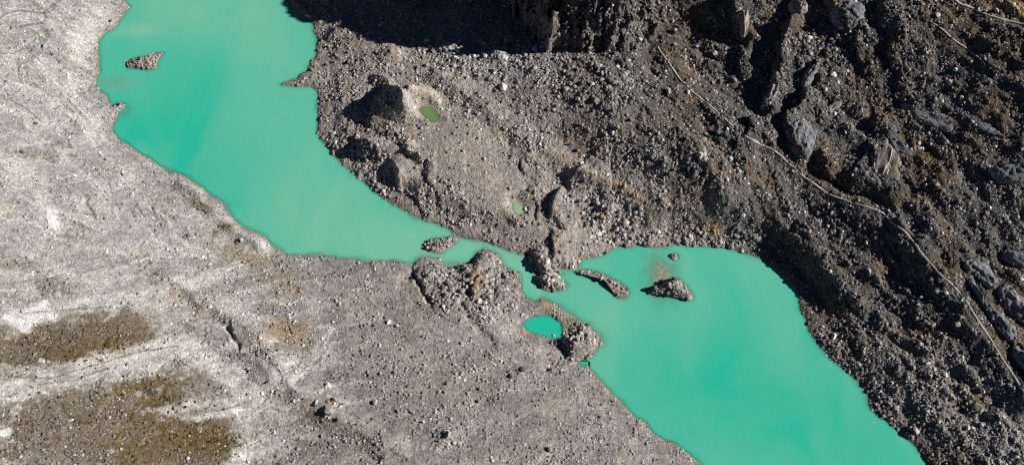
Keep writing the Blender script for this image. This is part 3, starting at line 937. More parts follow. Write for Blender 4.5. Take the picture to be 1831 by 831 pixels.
for (pts, z0), mat, label in zip(TARNS, (M_GREEN, M_MILK), ('small green tarn with a sandy lip behind the shadowed mound', 'pale milky puddle beside the sharp dark hummock')):
    ring = smooth_poly(pts, True, 1.0); c = ring.mean(0); n = len(ring)
    V = []; T = []
    for s in (1.45, 1.15, .9, .6, .3):
        for p in ring:
            q2 = c + (p - c) * s; V.append((q2[0], q2[1], z0))
    V = np.array(V); F = []
    for r in range(4):
        for k in range(n):
            F.append((r * n + k, r * n + (k + 1) % n, (r + 1) * n + (k + 1) % n, (r + 1) * n + k))
    for k in range(1, n - 1, 2):
        F.append((4 * n, 4 * n + k, 4 * n + k + 1, 4 * n + (k + 2) % n if k + 2 <= n - 1 else 4 * n + k + 1)) if k + 2 <= n - 1 else None
    F = [f for f in F if f and len(set(f)) == 4]
    o = obj('pond', V, np.array(F), mat, smooth=True)
    set_float(o, 'turbid', 1 - np.exp(-np.maximum(z0 - HF(V[:, 0], V[:, 1]), 0) * 5)); set_float(o, 'silt', np.full(len(V), .4))
    tag(o, label, kind='structure')

# ------------------------------------------------------------------ footpaths: trodden strips draped on their bench
rs = np.random.default_rng(11)
for (nm, label, w, _), pts in zip(PATHS, PATHW):
    P = smooth_poly(pts, False, 0.8)
    tan = np.gradient(P, axis=0); tan /= np.linalg.norm(tan, axis=1)[:, None] + 1e-9
    nor = np.stack([-tan[:, 1], tan[:, 0]], 1)
    wob = np.maximum(.62, 0.86 + 0.5 * fbm(P[:, 0], P[:, 1], 7, 4, 51, .65)) * np.linspace(.5, 1.0, len(P)) ** (1 if w == 0.85 else 0)
    V = []
    for f, up in ((-1.15, 0), (-.85, 0), (0, 0), (.85, 0), (1.15, 0)):
        ww = w * (wob if f < 0 else wob[::-1])
        q2 = P + nor * (f * ww)[:, None]
        zc = HF(P[:, 0], P[:, 1]); zq = HF(q2[:, 0], q2[:, 1])
        V.append(np.concatenate([q2, ((.35 * zq + .65 * zc + .22) if abs(f) < .9 else np.minimum(zq, zc) - .5)[:, None]], 1))
    V = np.stack(V, 1).reshape(-1, 3)
    tag(obj(nm, V, grid_faces(5, len(P)), M_PATH, smooth=True), label, kind='structure')


# ------------------------------------------------------------------ loose stone: many small stones in one mesh
def stone_templates(k, rng):
    out = []
    for _ in range(k):
        a0 = rng.random() * 6.28
        lo = np.sort((np.arange(5) + rng.uniform(-.28, .28, 5)) * 2 * np.pi / 5) + a0
        hi = np.sort((np.arange(5) + rng.uniform(-.3, .3, 5)) * 2 * np.pi / 5) + a0 + .5
        r0 = rng.uniform(.85, 1.15, 5); r1 = rng.uniform(.45, .95, 5)
        v = [(r0[i] * math.cos(lo[i]), r0[i] * math.sin(lo[i]), -.35) for i in range(5)]
        v += [(r1[i] * math.cos(hi[i]), r1[i] * math.sin(hi[i]), rng.uniform(.3, .85)) for i in range(5)]
        v += [(rng.uniform(-.25, .25), rng.uniform(-.25, .25), rng.uniform(.65, 1.0))]
        out.append(v)
    return np.array(out)


ST = stone_templates(40, np.random.default_rng(3))
SFACE = []
for i in range(5):
    j = (i + 1) % 5
    SFACE += [(i, j, 5 + i), (j, 5 + j, 5 + i), (5 + i, 5 + j, 10)]
SFACE = np.array(SFACE)
_r = np.random.default_rng(8)
CHIP = []
for _ in range(40):
    c4 = [(a * _r.uniform(.7, 1.1), b * _r.uniform(.7, 1.1), -.3) for a, b in ((-1, -1), (1, -1), (1, 1), (-1, 1))]
    CHIP.append(c4 + [(_r.uniform(-.6, -.1), _r.uniform(-.4, .4), _r.uniform(.5, 1)), (_r.uniform(.1, .6), _r.uniform(-.4, .4), _r.uniform(.5, 1))])
CHIP = np.array(CHIP)
CFACE = np.array([(0, 1, 5), (0, 5, 4), (1, 2, 5), (2, 3, 4), (2, 4, 5), (3, 0, 4)])


def stone_shapes(x, y, z, r, tone, rng, flat, TPL, FACE, off):
    n = len(x); nv = TPL.shape[1]
    v = TPL[rng.integers(0, len(TPL), n)].copy()
    v[..., 0] *= rng.uniform(.75, 1.3, n)[:, None]
    v[..., 2] *= (flat * rng.uniform(.6, 1.35, n))[:, None]
    # tilt, then spin
    for ax in (0, 1):
        a = rng.normal(0, .28, n)[:, None]; o_ = v[..., ax].copy()
        v[..., ax] = np.cos(a) * o_ - np.sin(a) * v[..., 2]; v[..., 2] = np.sin(a) * o_ + np.cos(a) * v[..., 2]
    a = rng.uniform(0, 6.283, n)[:, None]
    vx = np.cos(a) * v[..., 0] - np.sin(a) * v[..., 1]; vy = np.sin(a) * v[..., 0] + np.cos(a) * v[..., 1]
    V = np.stack([vx * r[:, None] + x[:, None], vy * r[:, None] + y[:, None], v[..., 2] * r[:, None] + z[:, None]], -1).reshape(-1, 3)
    F = (FACE[None] + (np.arange(n) * nv)[:, None, None]).reshape(-1, 3) + off
    return V, F, np.repeat(np.clip(tone, .01, .9), nv, axis=0)


def stones(name, x, y, z, r, tone, mat, parent, rng, flat=.75, label=None, kind='stuff', cat=None, split=.78):
    big = r > split
    A = stone_shapes(x[big], y[big], z[big], r[big], tone[big], rng, flat, ST, SFACE, 0)
    B = stone_shapes(x[~big], y[~big], z[~big], r[~big], tone[~big], rng, flat, CHIP, CFACE, len(A[0]))
    o = obj(name, np.concatenate([A[0], B[0]]), np.concatenate([A[1], B[1]]), mat, parent)
    set_tone(o, np.concatenate([A[2], B[2]]))
    tag(o, label, cat, kind=kind)
    return o


def tone_at(x, y):
    return np.stack([f(x, y) for f in TF], -1)


def stone_tone(base, n, rng, white=.03, spread=.33):
    g = np.exp(rng.normal(0.04, 1, n) * spread)[:, None]
    t = base * g * (1 + rng.normal(0, .035, (n, 3)))
    lift = base.mean(1, keepdims=True)
    t = t * .75 + .25 * (t.mean(1, keepdims=True))
    w = rng.random(n) < white
    t[w] = rng.uniform(.42, .62, (int(w.sum()), 1)) * np.array([1, .98, .95])
    return t


rng = np.random.default_rng(17)
NCAND = 820000
s = rng.uniform(-312, 312, NCAND); y = rng.uniform(-150, 190, NCAND); x = s * wfac(y)
dens = SF(x, y); dd = DF(x, y); wild = WF(x, y); east = EF(x, y)
clump = ss(-.55, .55, fbm(x, y, 7, 3, 301) + .5 * fbm(x, y, 22, 2, 303))
z = HF(x, y)
uu, vv = project(x, y, z)
keep = (rng.random(NCAND) < dens * (0.14 + .14 * wild + (0.58 - .2 * wild) * clump)) & (dd > -0.3) & (uu > -70) & (uu < 1900) & (vv > -50) & (vv < 880)
x, y, z, dd, wild, east, clump = [a[keep] for a in (x, y, z, dd, wild, east, clump)]
n = len(x)
r = 0.24 * (1 - rng.random(n)) ** (-1 / 2.9)
r = np.minimum(r, 0.95) * (0.90 + .22 * east + .06 * wild) * (0.8 + .45 * clump) * (1 + .55 * OF(x, y))
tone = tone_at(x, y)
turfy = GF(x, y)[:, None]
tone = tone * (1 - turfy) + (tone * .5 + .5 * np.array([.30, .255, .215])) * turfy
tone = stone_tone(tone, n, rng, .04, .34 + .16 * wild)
z = z - .12 * r
x, y, z = crag(x, y, z, CF(x, y))
for nm, m, label in [('moraine_rubble', east < .5, 'loose pale and grey stones strewn over the near bank'), ('scree', east >= .5, 'loose angular stones covering the moraine lobe and the mountainside')]:
    stones(nm, x[m], y[m], z[m], r[m], tone[m], M_STONE, None, rng, label=label)
NSTONE = n

# ------------------------------------------------------------------ dry turf: low tussocks on the brown patches
cnt = 60000
s = rng.uniform(-306, 306, cnt); y = rng.uniform(-146, 186, cnt); x = s * wfac(y)
k = rng.random(cnt) < GF(x, y) ** 1.4 * .9
x, y = x[k], y[k]; z = HF(x, y)
n = len(x)
base = np.where(rng.random((n, 1)) < .5, np.array([[.15, .105, .032]]), np.array([[.085, .055, .022]])) * np.exp(rng.normal(0, .25, (n, 1)))
stones('dry_turf', x, y, z, rng.uniform(.35, .95, n), base, M_TURF, None, rng, flat=.42, label='olive and rust brown tussock turf in patches on the slopes')

# ------------------------------------------------------------------ ring-built bodies: islands and rock outcrops
def ring_body(name, outline, height, mat, base=None, rings=16, prof=None, rough=.35, wl=4.0, seed=1, lean=(0, 0), sink=-1.2, tone=None, stri=0.0, sang=0.0, skirt=1.35, crest=0.0):
    """body grown from an outline towards its middle; base(x, y) is the ground it stands on"""
    P = np.asarray(outline, float); c = P.mean(0); n = len(P)
    ev, evec = np.linalg.eigh(np.cov((P - c).T))
    ax_ = evec[:, 1]; lmax = np.abs((P - c) @ ax_).max()
    V = []
    for k in range(rings + 1):
        t = k / rings
        f = skirt + (0 - skirt) * t
        cc = c + np.array(lean) * t
        if crest:
            pr = (P - cc) @ ax_
            tg = cc + np.clip(pr * .7, -crest * lmax, crest * lmax)[:, None] * ax_[None]
            q2 = tg + (P - tg) * max(f, 0.02)
        else:
            q2 = cc + (P - cc) * max(f, 0.02)
        dpt = max(0.0, 1 - f)
        hh = (prof(dpt) if prof else dpt ** .6) * height
        g = base(q2[:, 0], q2[:, 1]) if base else np.zeros(n)
        nzv = rough * fbm(q2[:, 0], q2[:, 1], wl, 4, seed)
        if stri:
            ca, sa = math.cos(sang), math.sin(sang)
            nzv = nzv + stri * fbm((q2[:, 0] * ca + q2[:, 1] * sa) * .18, -q2[:, 0] * sa + q2[:, 1] * ca, 2.4, 3, seed + 3)
        if crest:
            nzv = nzv + .55 * ridged(q2[:, 0], q2[:, 1], 3.6, 3, seed + 5, .6)
        edge = ss(0, .18, dpt)
        below = sink * (f - 1) / (skirt - 1) if f > 1 else 0
        V.append(np.stack([q2[:, 0], q2[:, 1], g + hh + nzv * (0.15 + .85 * edge) + below], 1))
    V = np.concatenate(V)
    F = []
    for r_ in range(rings):
        for k in range(n):
            F.append((r_ * n + k, r_ * n + (k + 1) % n, (r_ + 1) * n + (k + 1) % n, (r_ + 1) * n + k))
    o = obj(name, V, np.array(F), mat, smooth=True)
    return o, V


for idx, ((label, h, pix), P) in enumerate(zip(ISLANDS, isl_w)):
    def isl_prof(d):
        return (0.10 * (d > 0) + .9 * min(1, d * 1.25)) ** .8 if d > 0 else 0
    o, V = ring_body('rubble_island', P, h, M_GROUND, None, 14, isl_prof, .30, 2.5, 400 + idx * 7, sink=-1.6)
    n = len(V)
    base = np.tile(np.array([.30, .255, .225]) if idx != 3 else np.array([.25, .225, .205]), (n, 1))
    wet = ss(.55, -.1, V[:, 2])[:, None]
    set_tone(o, base * (1 - wet) + np.array([.23, .165, .11]) * wet)
    tag(o, label, 'island', 'rubble islands in the lake')
    # its stones
    A = abs(np.sum(P[:, 0] * np.roll(P[:, 1], -1) - P[:, 1] * np.roll(P[:, 0], -1))) / 2
    F = np.array([v for v in V])
    lo, hi = P.min(0), P.max(0)
    px = rng.uniform(lo[0], hi[0], 6000); py = rng.uniform(lo[1], hi[1], 6000)
    m = poly_sd(px, py, P) < -0.1
    px, py = px[m][:int(A * 1.15) + 6], py[m][:int(A * 1.15) + 6]
    near_i = np.array([np.argmin((V[:, 0] - a) ** 2 + (V[:, 1] - b) ** 2) for a, b in zip(px, py)])
    pz = V[near_i, 2]
    rr = np.minimum(.36 * (1 - rng.random(len(px))) ** (-1 / 2.3), 1.6 if idx == 3 else 1.1)
    so = stones('loose_stones', px, py, pz, rr, stone_tone(base[near_i], len(px), rng), M_STONE, o, rng)

# bare rock on the mountainside
M_SLAB = grained('slab_rock', None, (.22, .21, .21), scale=.7, lo=.6, hi=1.35, bump=1.0, bscale=.9, streak=-.6)
M_WARM = grained('warm_slab_rock', None, (.25, .205, .18), scale=.8, lo=.7, hi=1.25, bump=.6, bscale=.9, streak=1.1)
M_BLUE = grained('blue_grey_rock', None, (.165, .175, .185), scale=.6, lo=.55, hi=1.4, bump=1.0, bscale=.8, streak=-.75)
M_VEIN = grained('quartz', None, (.62, .61, .58), scale=2, lo=.85, hi=1.1, bump=.2)
M_PALEROCK = grained('pale_rock', None, (.25, .22, .19), scale=.8, lo=.7, hi=1.25, bump=.6, bscale=.9, streak=1.2)
OUT_V = []
OUTCROPS = [
    ('long flat grey bedrock slab lying above the quartz-veined slab', M_SLAB, 2.6, [(1618, 186), (1640, 190), (1668, 200), (1690, 206), (1708, 213), (1706, 222), (1696, 236), (1680, 232), (1655, 222), (1634, 212), (1620, 202)], .12, -.45),
    ('brownish bedrock slab with a white forked quartz vein', M_WARM, 2.6, [(1578, 252), (1590, 258), (1602, 268), (1612, 284), (1610, 302), (1605, 320), (1592, 322), (1574, 316), (1560, 304), (1562, 284), (1568, 266)], .14, 1.1),
    ('small blue-grey ledge on the far side of the veined slab', M_BLUE, 2.0, [(1588, 222), (1602, 214), (1608, 228), (1604, 250), (1618, 268), (1632, 276), (1618, 282), (1600, 272), (1590, 256), (1586, 240)], .12, -1.2),
    ('rounded dark outcrop near the edge under the upper slopes', M_BLUE, 4.0, [(1768, 300), (1790, 294), (1815, 288), (1838, 284), (1850, 300), (1838, 318), (1812, 328), (1788, 326), (1772, 316)], .25, -.4),
    ('rounded whaleback rock with a pale rim nearest the footpath bend', M_BLUE, 3.4, [(1722, 466), (1740, 460), (1758, 466), (1770, 478), (1780, 496), (1786, 512), (1776, 516), (1760, 508), (1744, 494), (1730, 482)], .25, -.7),
    ('dark whaleback rock higher up above the rimmed whaleback', M_BLUE, 3.4, [(1792, 450), (1812, 444), (1838, 446), (1850, 462), (1840, 478), (1818, 476), (1800, 466)], .25, -.5),
    ('long striped whaleback slab running alongside the footpath', M_BLUE, 3.1, [(1728, 492), (1738, 496), (1750, 524), (1772, 546), (1796, 566), (1818, 590), (1816, 604), (1800, 606), (1788, 592), (1770, 570), (1754, 544), (1738, 516)], .3, -.75),
    ('broad grey whaleback between the striped slab and the photo edge', M_SLAB, 3.4, [(1784, 512), (1800, 506), (1822, 524), (1850, 552), (1862, 580), (1840, 582), (1816, 568), (1796, 546), (1784, 528)], .3, -.75),
    ('dark whaleback lowest on the slope where the footpath leaves', M_BLUE, 3.4, [(1808, 622), (1816, 616), (1840, 630), (1862, 656), (1864, 690), (1842, 684), (1832, 664), (1814, 642)], .3, -.8),
    ('pale narrow rock fin inside the dark hollow near the cliff', M_PALEROCK, 3.3, [(1318, 24), (1326, 18), (1338, 22), (1338, 40), (1334, 62), (1328, 70), (1322, 54), (1320, 40)], .2, 1.4),
    ('narrow tilted rock rib at the foot of the dark hollow', M_SLAB, 3.2, [(1384, 124), (1396, 132), (1394, 152), (1386, 172), (1374, 188), (1362, 190), (1366, 174), (1376, 150)], .3, 1.1),
    ('blocky dark outcrop beside the narrow tilted rib', M_SLAB, 3.2, [(1432, 136), (1452, 118), (1470, 116), (1460, 134), (1448, 152), (1436, 158)], .3, .8),
    ('broad dark rock face just above the middle of the footpath', M_BLUE, 3.4, [(1414, 222), (1428, 212), (1448, 226), (1462, 246), (1454, 268), (1440, 282), (1424, 266), (1414, 246)], .35, 1.2),
    ('small pale-edged rock step to the right of the dark face', M_SLAB, 3.0, [(1480, 194), (1492, 182), (1504, 180), (1502, 190), (1490, 200), (1482, 204)], .2, .8),
    ('bluish slab in deep shade at the top of the slope', M_BLUE, 4.0, [(1486, 14), (1506, 2), (1530, 0), (1546, 16), (1540, 36), (1520, 50), (1500, 42)], .3, .8),
    ('pale broken crag at the top edge beside the shaded slab', M_PALEROCK, 3.1, [(1410, 6), (1424, -4), (1440, 0), (1444, 16), (1430, 26), (1414, 22)], .5, .8),
    ('thin dark ledge above the rounded outcrop near the edge', M_BLUE, 2.2, [(1742, 216), (1766, 222), (1790, 236), (1792, 246), (1768, 240), (1746, 228)], .2, -.4),
]
for idx, (label, mat, h, pix, stri, sang) in enumerate(OUTCROPS):
    h = h * .8 if h > 3 else h * .45
    pts = [loc(u, v + h * .6, HF)[:2] for u, v in pix]
    P = smooth_poly(pts, True, .9)
    P = P + np.stack([.5 * fbm(P[:, 0], P[:, 1], 5, 3, 501 + idx), .5 * fbm(P[:, 0], P[:, 1], 5, 3, 551 + idx)], 1)
    c = P.mean(0)
    # own ground plane, so that the rock keeps its own smooth shape
    g0 = HF(P[:, 0], P[:, 1])
    A = np.c_[P - c, np.ones(len(P))]
    pl = np.linalg.lstsq(A, g0, rcond=None)[0]
    base = (lambda xx, yy, pl=pl, c=c: (xx - c[0]) * pl[0] + (yy - c[1]) * pl[1] + pl[2] - .2)
    tall = h > 1.6
    prof = (lambda d: .35 * min(1, d * 5) ** .6 + .65 * d ** .9) if tall else (lambda d: min(1, d * 4.0) ** .5)
    o, V = ring_body('rock_outcrop', P, h, mat, base, 14, prof, .5, 6.0, 520 + idx, sink=-3.0, stri=stri * 1.8, sang=sang, skirt=1.25, crest=.62 if tall else 0)
    OUT_V.append(V)
    nr_ = len(P)
    band_ = V[:nr_ * 7]
    pick = rng.random(len(band_)) < (.16 + .22 * (np.arange(len(band_)) < nr_ * 5))
    e = band_[pick]
    e = e + rng.normal(0, .35, e.shape) * np.array([1, 1, 0])
    ez = np.maximum(e[:, 2], HF(e[:, 0], e[:, 1]))
    er = np.minimum(.26 * (1 - rng.random(len(e))) ** (-1 / 2.6), 1.0)
    stones('loose_stones', e[:, 0], e[:, 1], ez - .1 * er, er, stone_tone(tone_at(e[:, 0], e[:, 1]), len(e), rng, .05, .45), M_STONE, o, rng)
    tag(o, label, 'outcrop', 'bedrock outcrops on the mountainside')
    if 'vein' in label and 'forked' in label:
        for line in ([(1594, 268), (1592, 280), (1588, 292), (1582, 300), (1578, 312)], [(1582, 300), (1586, 306), (1584, 314)], [(1563, 286), (1562, 298), (1566, 308)]):
            L = [loc(u, v + h * .6, HF)[:2] for u, v in line]
            Q = smooth_poly(L, False, .5)
            tn = np.gradient(Q, axis=0); tn /= np.linalg.norm(tn, axis=1)[:, None] + 1e-9
            nr = np.stack([-tn[:, 1], tn[:, 0]], 1)
            VV = []
            for f, up in ((-1, -.25), (-.5, .16), (.5, .16), (1, -.25)):
                q2 = Q + nr * (f * .42 * (1 + .4 * fbm(Q[:, 0], Q[:, 1], 2, 2, 5)))[:, None]
                ni = [np.argmin((V[:, 0] - a) ** 2 + (V[:, 1] - b) ** 2) for a, b in q2]
                VV.append(np.concatenate([q2, (V[ni, 2] + up)[:, None]], 1))
            vein = obj('quartz_vein', np.stack(VV, 1).reshape(-1, 3), grid_faces(4, len(Q)), M_VEIN, o, smooth=True)
            vein['label'] = 'white quartz vein across the slab'

# ------------------------------------------------------------------ boulders: each a thing of its own
brng = random.Random(29)
BOULDER_MESH = []
for k in range(16):
    bm = bmesh.new()
    sx, sy, sz = brng.uniform(.85, 1.15), brng.uniform(.65, 1.0), brng.uniform(.55, .85)
    for _ in range(22):
        v = Vector((brng.gauss(0, 1), brng.gauss(0, 1), brng.gauss(0, 1))).normalized() * brng.uniform(.82, 1.05)
        bm.verts.new((v.x * sx, v.y * sy, v.z * sz))
    g = bmesh.ops.convex_hull(bm, input=bm.verts)
    for v in [v for v in bm.verts if not v.link_faces]:
        bm.verts.remove(v)
    me = bpy.data.meshes.new('boulder'); bm.to_mesh(me); bm.free()
    BOULDER_MESH.append(me)
BC = {'white': (.66, .65, .64), 'pale': (.44, .41, .38), 'grey': (.29, .27, .255), 'dark': (.15, .14, .135), 'rusty': (.34, .17, .09), 'blue-grey': (.30, .32, .37), 'brown': (.24, .175, .125)}
BM_ = {k: grained('boulder_' + k.replace('-', '_'), None, c, scale=.8, lo=.8, hi=1.18, bump=.4, bscale=1.4, rnd=.10) for k, c in BC.items()}
mesh_by = {}


def boulder(u, v, size_px, colour, label, group=None):
    x, y, z = loc(u, v, HF)
    dep = (y - CAM[1]) * FWD[1] + (z - CAM[2]) * FWD[2]
    r = size_px * .5 * dep / FPX
    k = brng.randrange(16)
    key = (k, colour)
    if key not in mesh_by:
        me = BOULDER_MESH[k].copy(); me.materials.append(BM_[colour]); mesh_by[key] = me
    o = bpy.data.objects.new('boulder', mesh_by[key]); col.objects.link(o)
    o.location = (x, y, z + .28 * r)
    o.rotation_euler = (brng.uniform(-.35, .35), brng.uniform(-.35, .35), brng.uniform(0, 6.28))
    o.scale = (r * brng.uniform(.95, 1.12), r * brng.uniform(.95, 1.12), r * brng.uniform(.9, 1.15))
    tag(o, label, 'boulder', group)
    return o


NOTED = [
    (124, 247, 9, 'white', 'white boulder standing alone on the pale gravel bank near the upper basin'),
    (65, 221, 9, 'dark', 'dark boulder on pale gravel up the bank from the lone white boulder'),
    (41, 272, 11, 'dark', 'dark purplish boulder on the olive patch of the pale bank'),
    (80, 83, 11, 'blue-grey', 'blue-grey boulder below the small braided stream in the corner'),
    (107, 89, 8, 'pale', 'long pale boulder next to the corner stream, nearest the lake'),
    (94, 98, 8, 'dark', 'dark flat stone just under the pale boulder by the corner stream'),
    (198, 38, 8, 'dark', 'dark boulder on the promontory tip of the upper basin'),
    (214, 187, 9, 'brown', 'brown boulder at the tip of the thin spit in the upper basin'),
    (337, 421, 9, 'dark', 'black boulder on the bank above the pale beach of the upper basin'),
    (431, 430, 11, 'pale', 'pale bluish boulder beside the small pale beach of the upper basin'),
    (424, 433, 8, 'dark', 'dark boulder touching the pale bluish one by the small beach'),
    (587, 690, 13, 'white', 'large white boulder at the lower end of the pale debris track'),
    (599, 714, 11, 'blue-grey', 'blue-grey boulder just below the large white boulder'),
    (589, 735, 20, 'grey', 'largest grey boulder on the near moraine, casting a black shadow'),
    (586, 719, 9, 'rusty', 'rust-coloured boulder between the blue-grey and the largest grey boulder'),
    (566, 717, 7, 'white', 'small white boulder standing clear of the cluster round the largest boulder'),
    (604, 750, 10, 'dark', 'dark slab at the lower corner of the largest grey boulder'),
    (612, 722, 9, 'dark', 'dark boulder uphill of the largest grey boulder'),
    (575, 780, 9, 'grey', 'rounded grey boulder on the brown gravel below the largest boulder'),
    (737, 736, 10, 'pale', 'pale boulder with a dark mate on the open grey moraine'),
    (711, 735, 8, 'dark', 'dark mate of the pale boulder on the open grey moraine'),
    (671, 719, 12, 'pale', 'pale block half sunk in gravel uphill of the largest boulder'),
    (480, 682, 9, 'dark', 'dark boulder beside the pale wash above the debris track'),
    (695, 576, 11, 'white', 'bright white boulder in the middle of the grey moraine below the narrows'),
    (668, 582, 7, 'dark', 'small dark boulder next to the bright white moraine boulder'),
    (710, 582, 8, 'pale', 'pale angular boulder just past the bright white moraine boulder'),
    (801, 777, 17, 'grey', 'big grey boulder with hollow shadow low on the near moraine'),
    (812, 792, 10, 'pale', 'pale boulder at the foot of the big grey hollow boulder'),
    (855, 717, 9, 'dark', 'dark lone boulder on the near moraine above the hollow boulder'),
    (757, 754, 8, 'white', 'small white boulder uphill of the big grey hollow boulder'),
    (983, 803, 12, 'grey', 'dark-shadowed grey boulder close to the lower shore of the near bank'),
    (935, 660, 13, 'dark', 'dark boulder below the teal pond on the near bank'),
    (915, 672, 11, 'dark', 'dark boulder in the hollow behind the one below the teal pond'),
    (985, 662, 13, 'dark', 'dark boulder pile top between the teal pond and the lower shore'),
    (920, 488, 10, 'rusty', 'brick-red boulder at the tip of the rubble tongue in the narrows'),
    (912, 487, 8, 'dark', 'black shape standing for the shadow beside the brick-red boulder in the narrows'),  # dark mesh put in for the black shadow left of the red boulder
    (990, 601, 14, 'pale', 'large pale boulder on the rim of the teal pond'),
    (1031, 609, 13, 'dark', 'dark boulder on top of the knoll beyond the teal pond'),
    (1024, 591, 7, 'grey', 'small boulder standing on the green flat by the teal pond'),
    (793, 548, 9, 'white', 'white boulder on the rubble behind the cleft near the narrows'),
    (822, 528, 10, 'pale', 'pale boulder on the rubble knoll of the near bank by the narrows'),
    (848, 522, 13, 'grey', 'grey boulder at the crest of the dark rubble heap by the narrows'),
    (856, 538, 12, 'pale', 'pale boulder in the dark rubble heap by the narrows'),
    (875, 531, 10, 'pale', 'pale boulder on the far flank of the dark rubble heap'),
    (893, 527, 12, 'dark', 'dark boulder on the tongue between the heap and the channel'),
    (805, 512, 12, 'dark', 'dark boulder in the hollow under the first knoll by the narrows'),
    (748, 495, 12, 'dark', 'dark boulder overhanging the cleft at the near shore'),
    (795, 449, 9, 'grey', 'grey boulder at the near tip of the island in the narrows'),
    (775, 431, 7, 'white', 'white stone on the back of the island in the narrows'),
    (1035, 467, 8, 'white', 'white boulder at the waterline where the peninsula joins the shore'),
    (1000, 487, 7, 'pale', 'pale boulder on the waist of the dark peninsula'),
    (1206, 459, 8, 'pale', 'pale stone crowning the tiny islet'),
    (1208, 508, 10, 'pale', 'pale boulder on the crest of the triangular island'),
    (1218, 520, 10, 'grey', 'grey boulder on the lower flank of the triangular island'),
    (1184, 519, 9, 'dark', 'dark boulder on the shoal side of the triangular island'),
    (1112, 520, 9, 'pale', 'pale boulder near the end of the curved gravel bar'),
    (1327, 450, 9, 'pale', 'pale boulder standing at the far waterline of the lower basin'),
    (1490, 602, 14, 'white', 'single white boulder in the dark bank over the lower basin'),
    (1638, 770, 15, 'pale', 'pale hollow-faced boulder in the dark bank near the lowest shore'),
    (1730, 765, 11, 'white', 'white boulder below the round rust-brown turf patch'),
    (1756, 698, 13, 'white', 'white boulder at the upper rim of the round rust-brown turf patch'),
    (1490, 135, 13, 'white', 'white boulder on the mountainside by the blocky dark outcrop'),
    (1422, 183, 13, 'blue-grey', 'bluish boulder in the shade of the rock step on the mountainside'),
    (899, 157, 17, 'white', 'flat white slab with a black shadow below the cliff scree'),
    (1077, 386, 12, 'rusty', 'rust-orange boulder on the moraine lobe near the far shore'),
    (1143, 72, 14, 'pale', 'pale boulder catching sun at the right end of the cliff foot'),
    (1195, 163, 12, 'pale', 'pale boulder beside the start of the long footpath'),
    (1230, 165, 10, 'white', 'white boulder on the uphill edge of the long footpath'),
    (1661, 238, 8, 'white', 'white boulder on the turf ramp under the long flat slab'),
    (1651, 266, 8, 'white', 'white boulder lowest on the turf ramp under the long flat slab'),
    (1664, 258, 7, 'white', 'small white boulder in the middle of the turf ramp'),
    (1770, 300, 9, 'white', 'white boulder at the nose of the rounded outcrop near the edge'),
    (1770, 372, 8, 'white', 'white boulder on dark scree below the rounded outcrop near the edge'),
    (1758, 66, 7, 'white', 'white boulder between the two upper footpaths'),
    (1708, 126, 9, 'white', 'white boulder below the faint broken footpath'),
    (1676, 28, 11, 'pale', 'pale boulder above the start of the faint broken footpath'),
    (1782, 20, 12, 'pale', 'pale boulder on ochre ground above the corner footpath'),
    (1692, 524, 9, 'white', 'white boulder in the dark hollow below the footpath bend'),
    (1712, 580, 12, 'pale', 'long pale boulder on the scree ramp below the striped slab'),
    (1664, 538, 8, 'pale', 'leaning pale boulder in the scree downhill of the footpath bend'),
    (1636, 412, 12, 'pale', 'flat pale boulder just above the middle bend of the footpath'),
    (688, 184, 9, 'pale', 'pale boulder on the rib inside the big mound shadow'),
    (735, 347, 7, 'white', 'white boulder on the moraine lobe low beside the upper basin'),
    (557, 164, 8, 'grey', 'grey stone in the water just under the thin spit'),
    (551, 112, 9, 'dark', 'dark boulder at the waterline above the thin spit'),
    (552, 29, 12, 'pale', 'pale boulder on the far shore at the edge of the cliff shadow'),
    (1040, 292, 9, 'white', 'white boulder on the stony slope above the pale moraine crest'),
    (1302, 268, 11, 'brown', 'brown boulder at the head of the dark gully'),
    (1205, 305, 11, 'dark', 'dark boulder on the slope between footpath and moraine crest'),
    (1065, 180, 12, 'grey', 'grey boulder among the large scree under the cliff'),
]
for u, v, sz, cname, label in NOTED:
    boulder(u, v, sz, cname, label, 'boulders strewn over the moraine')

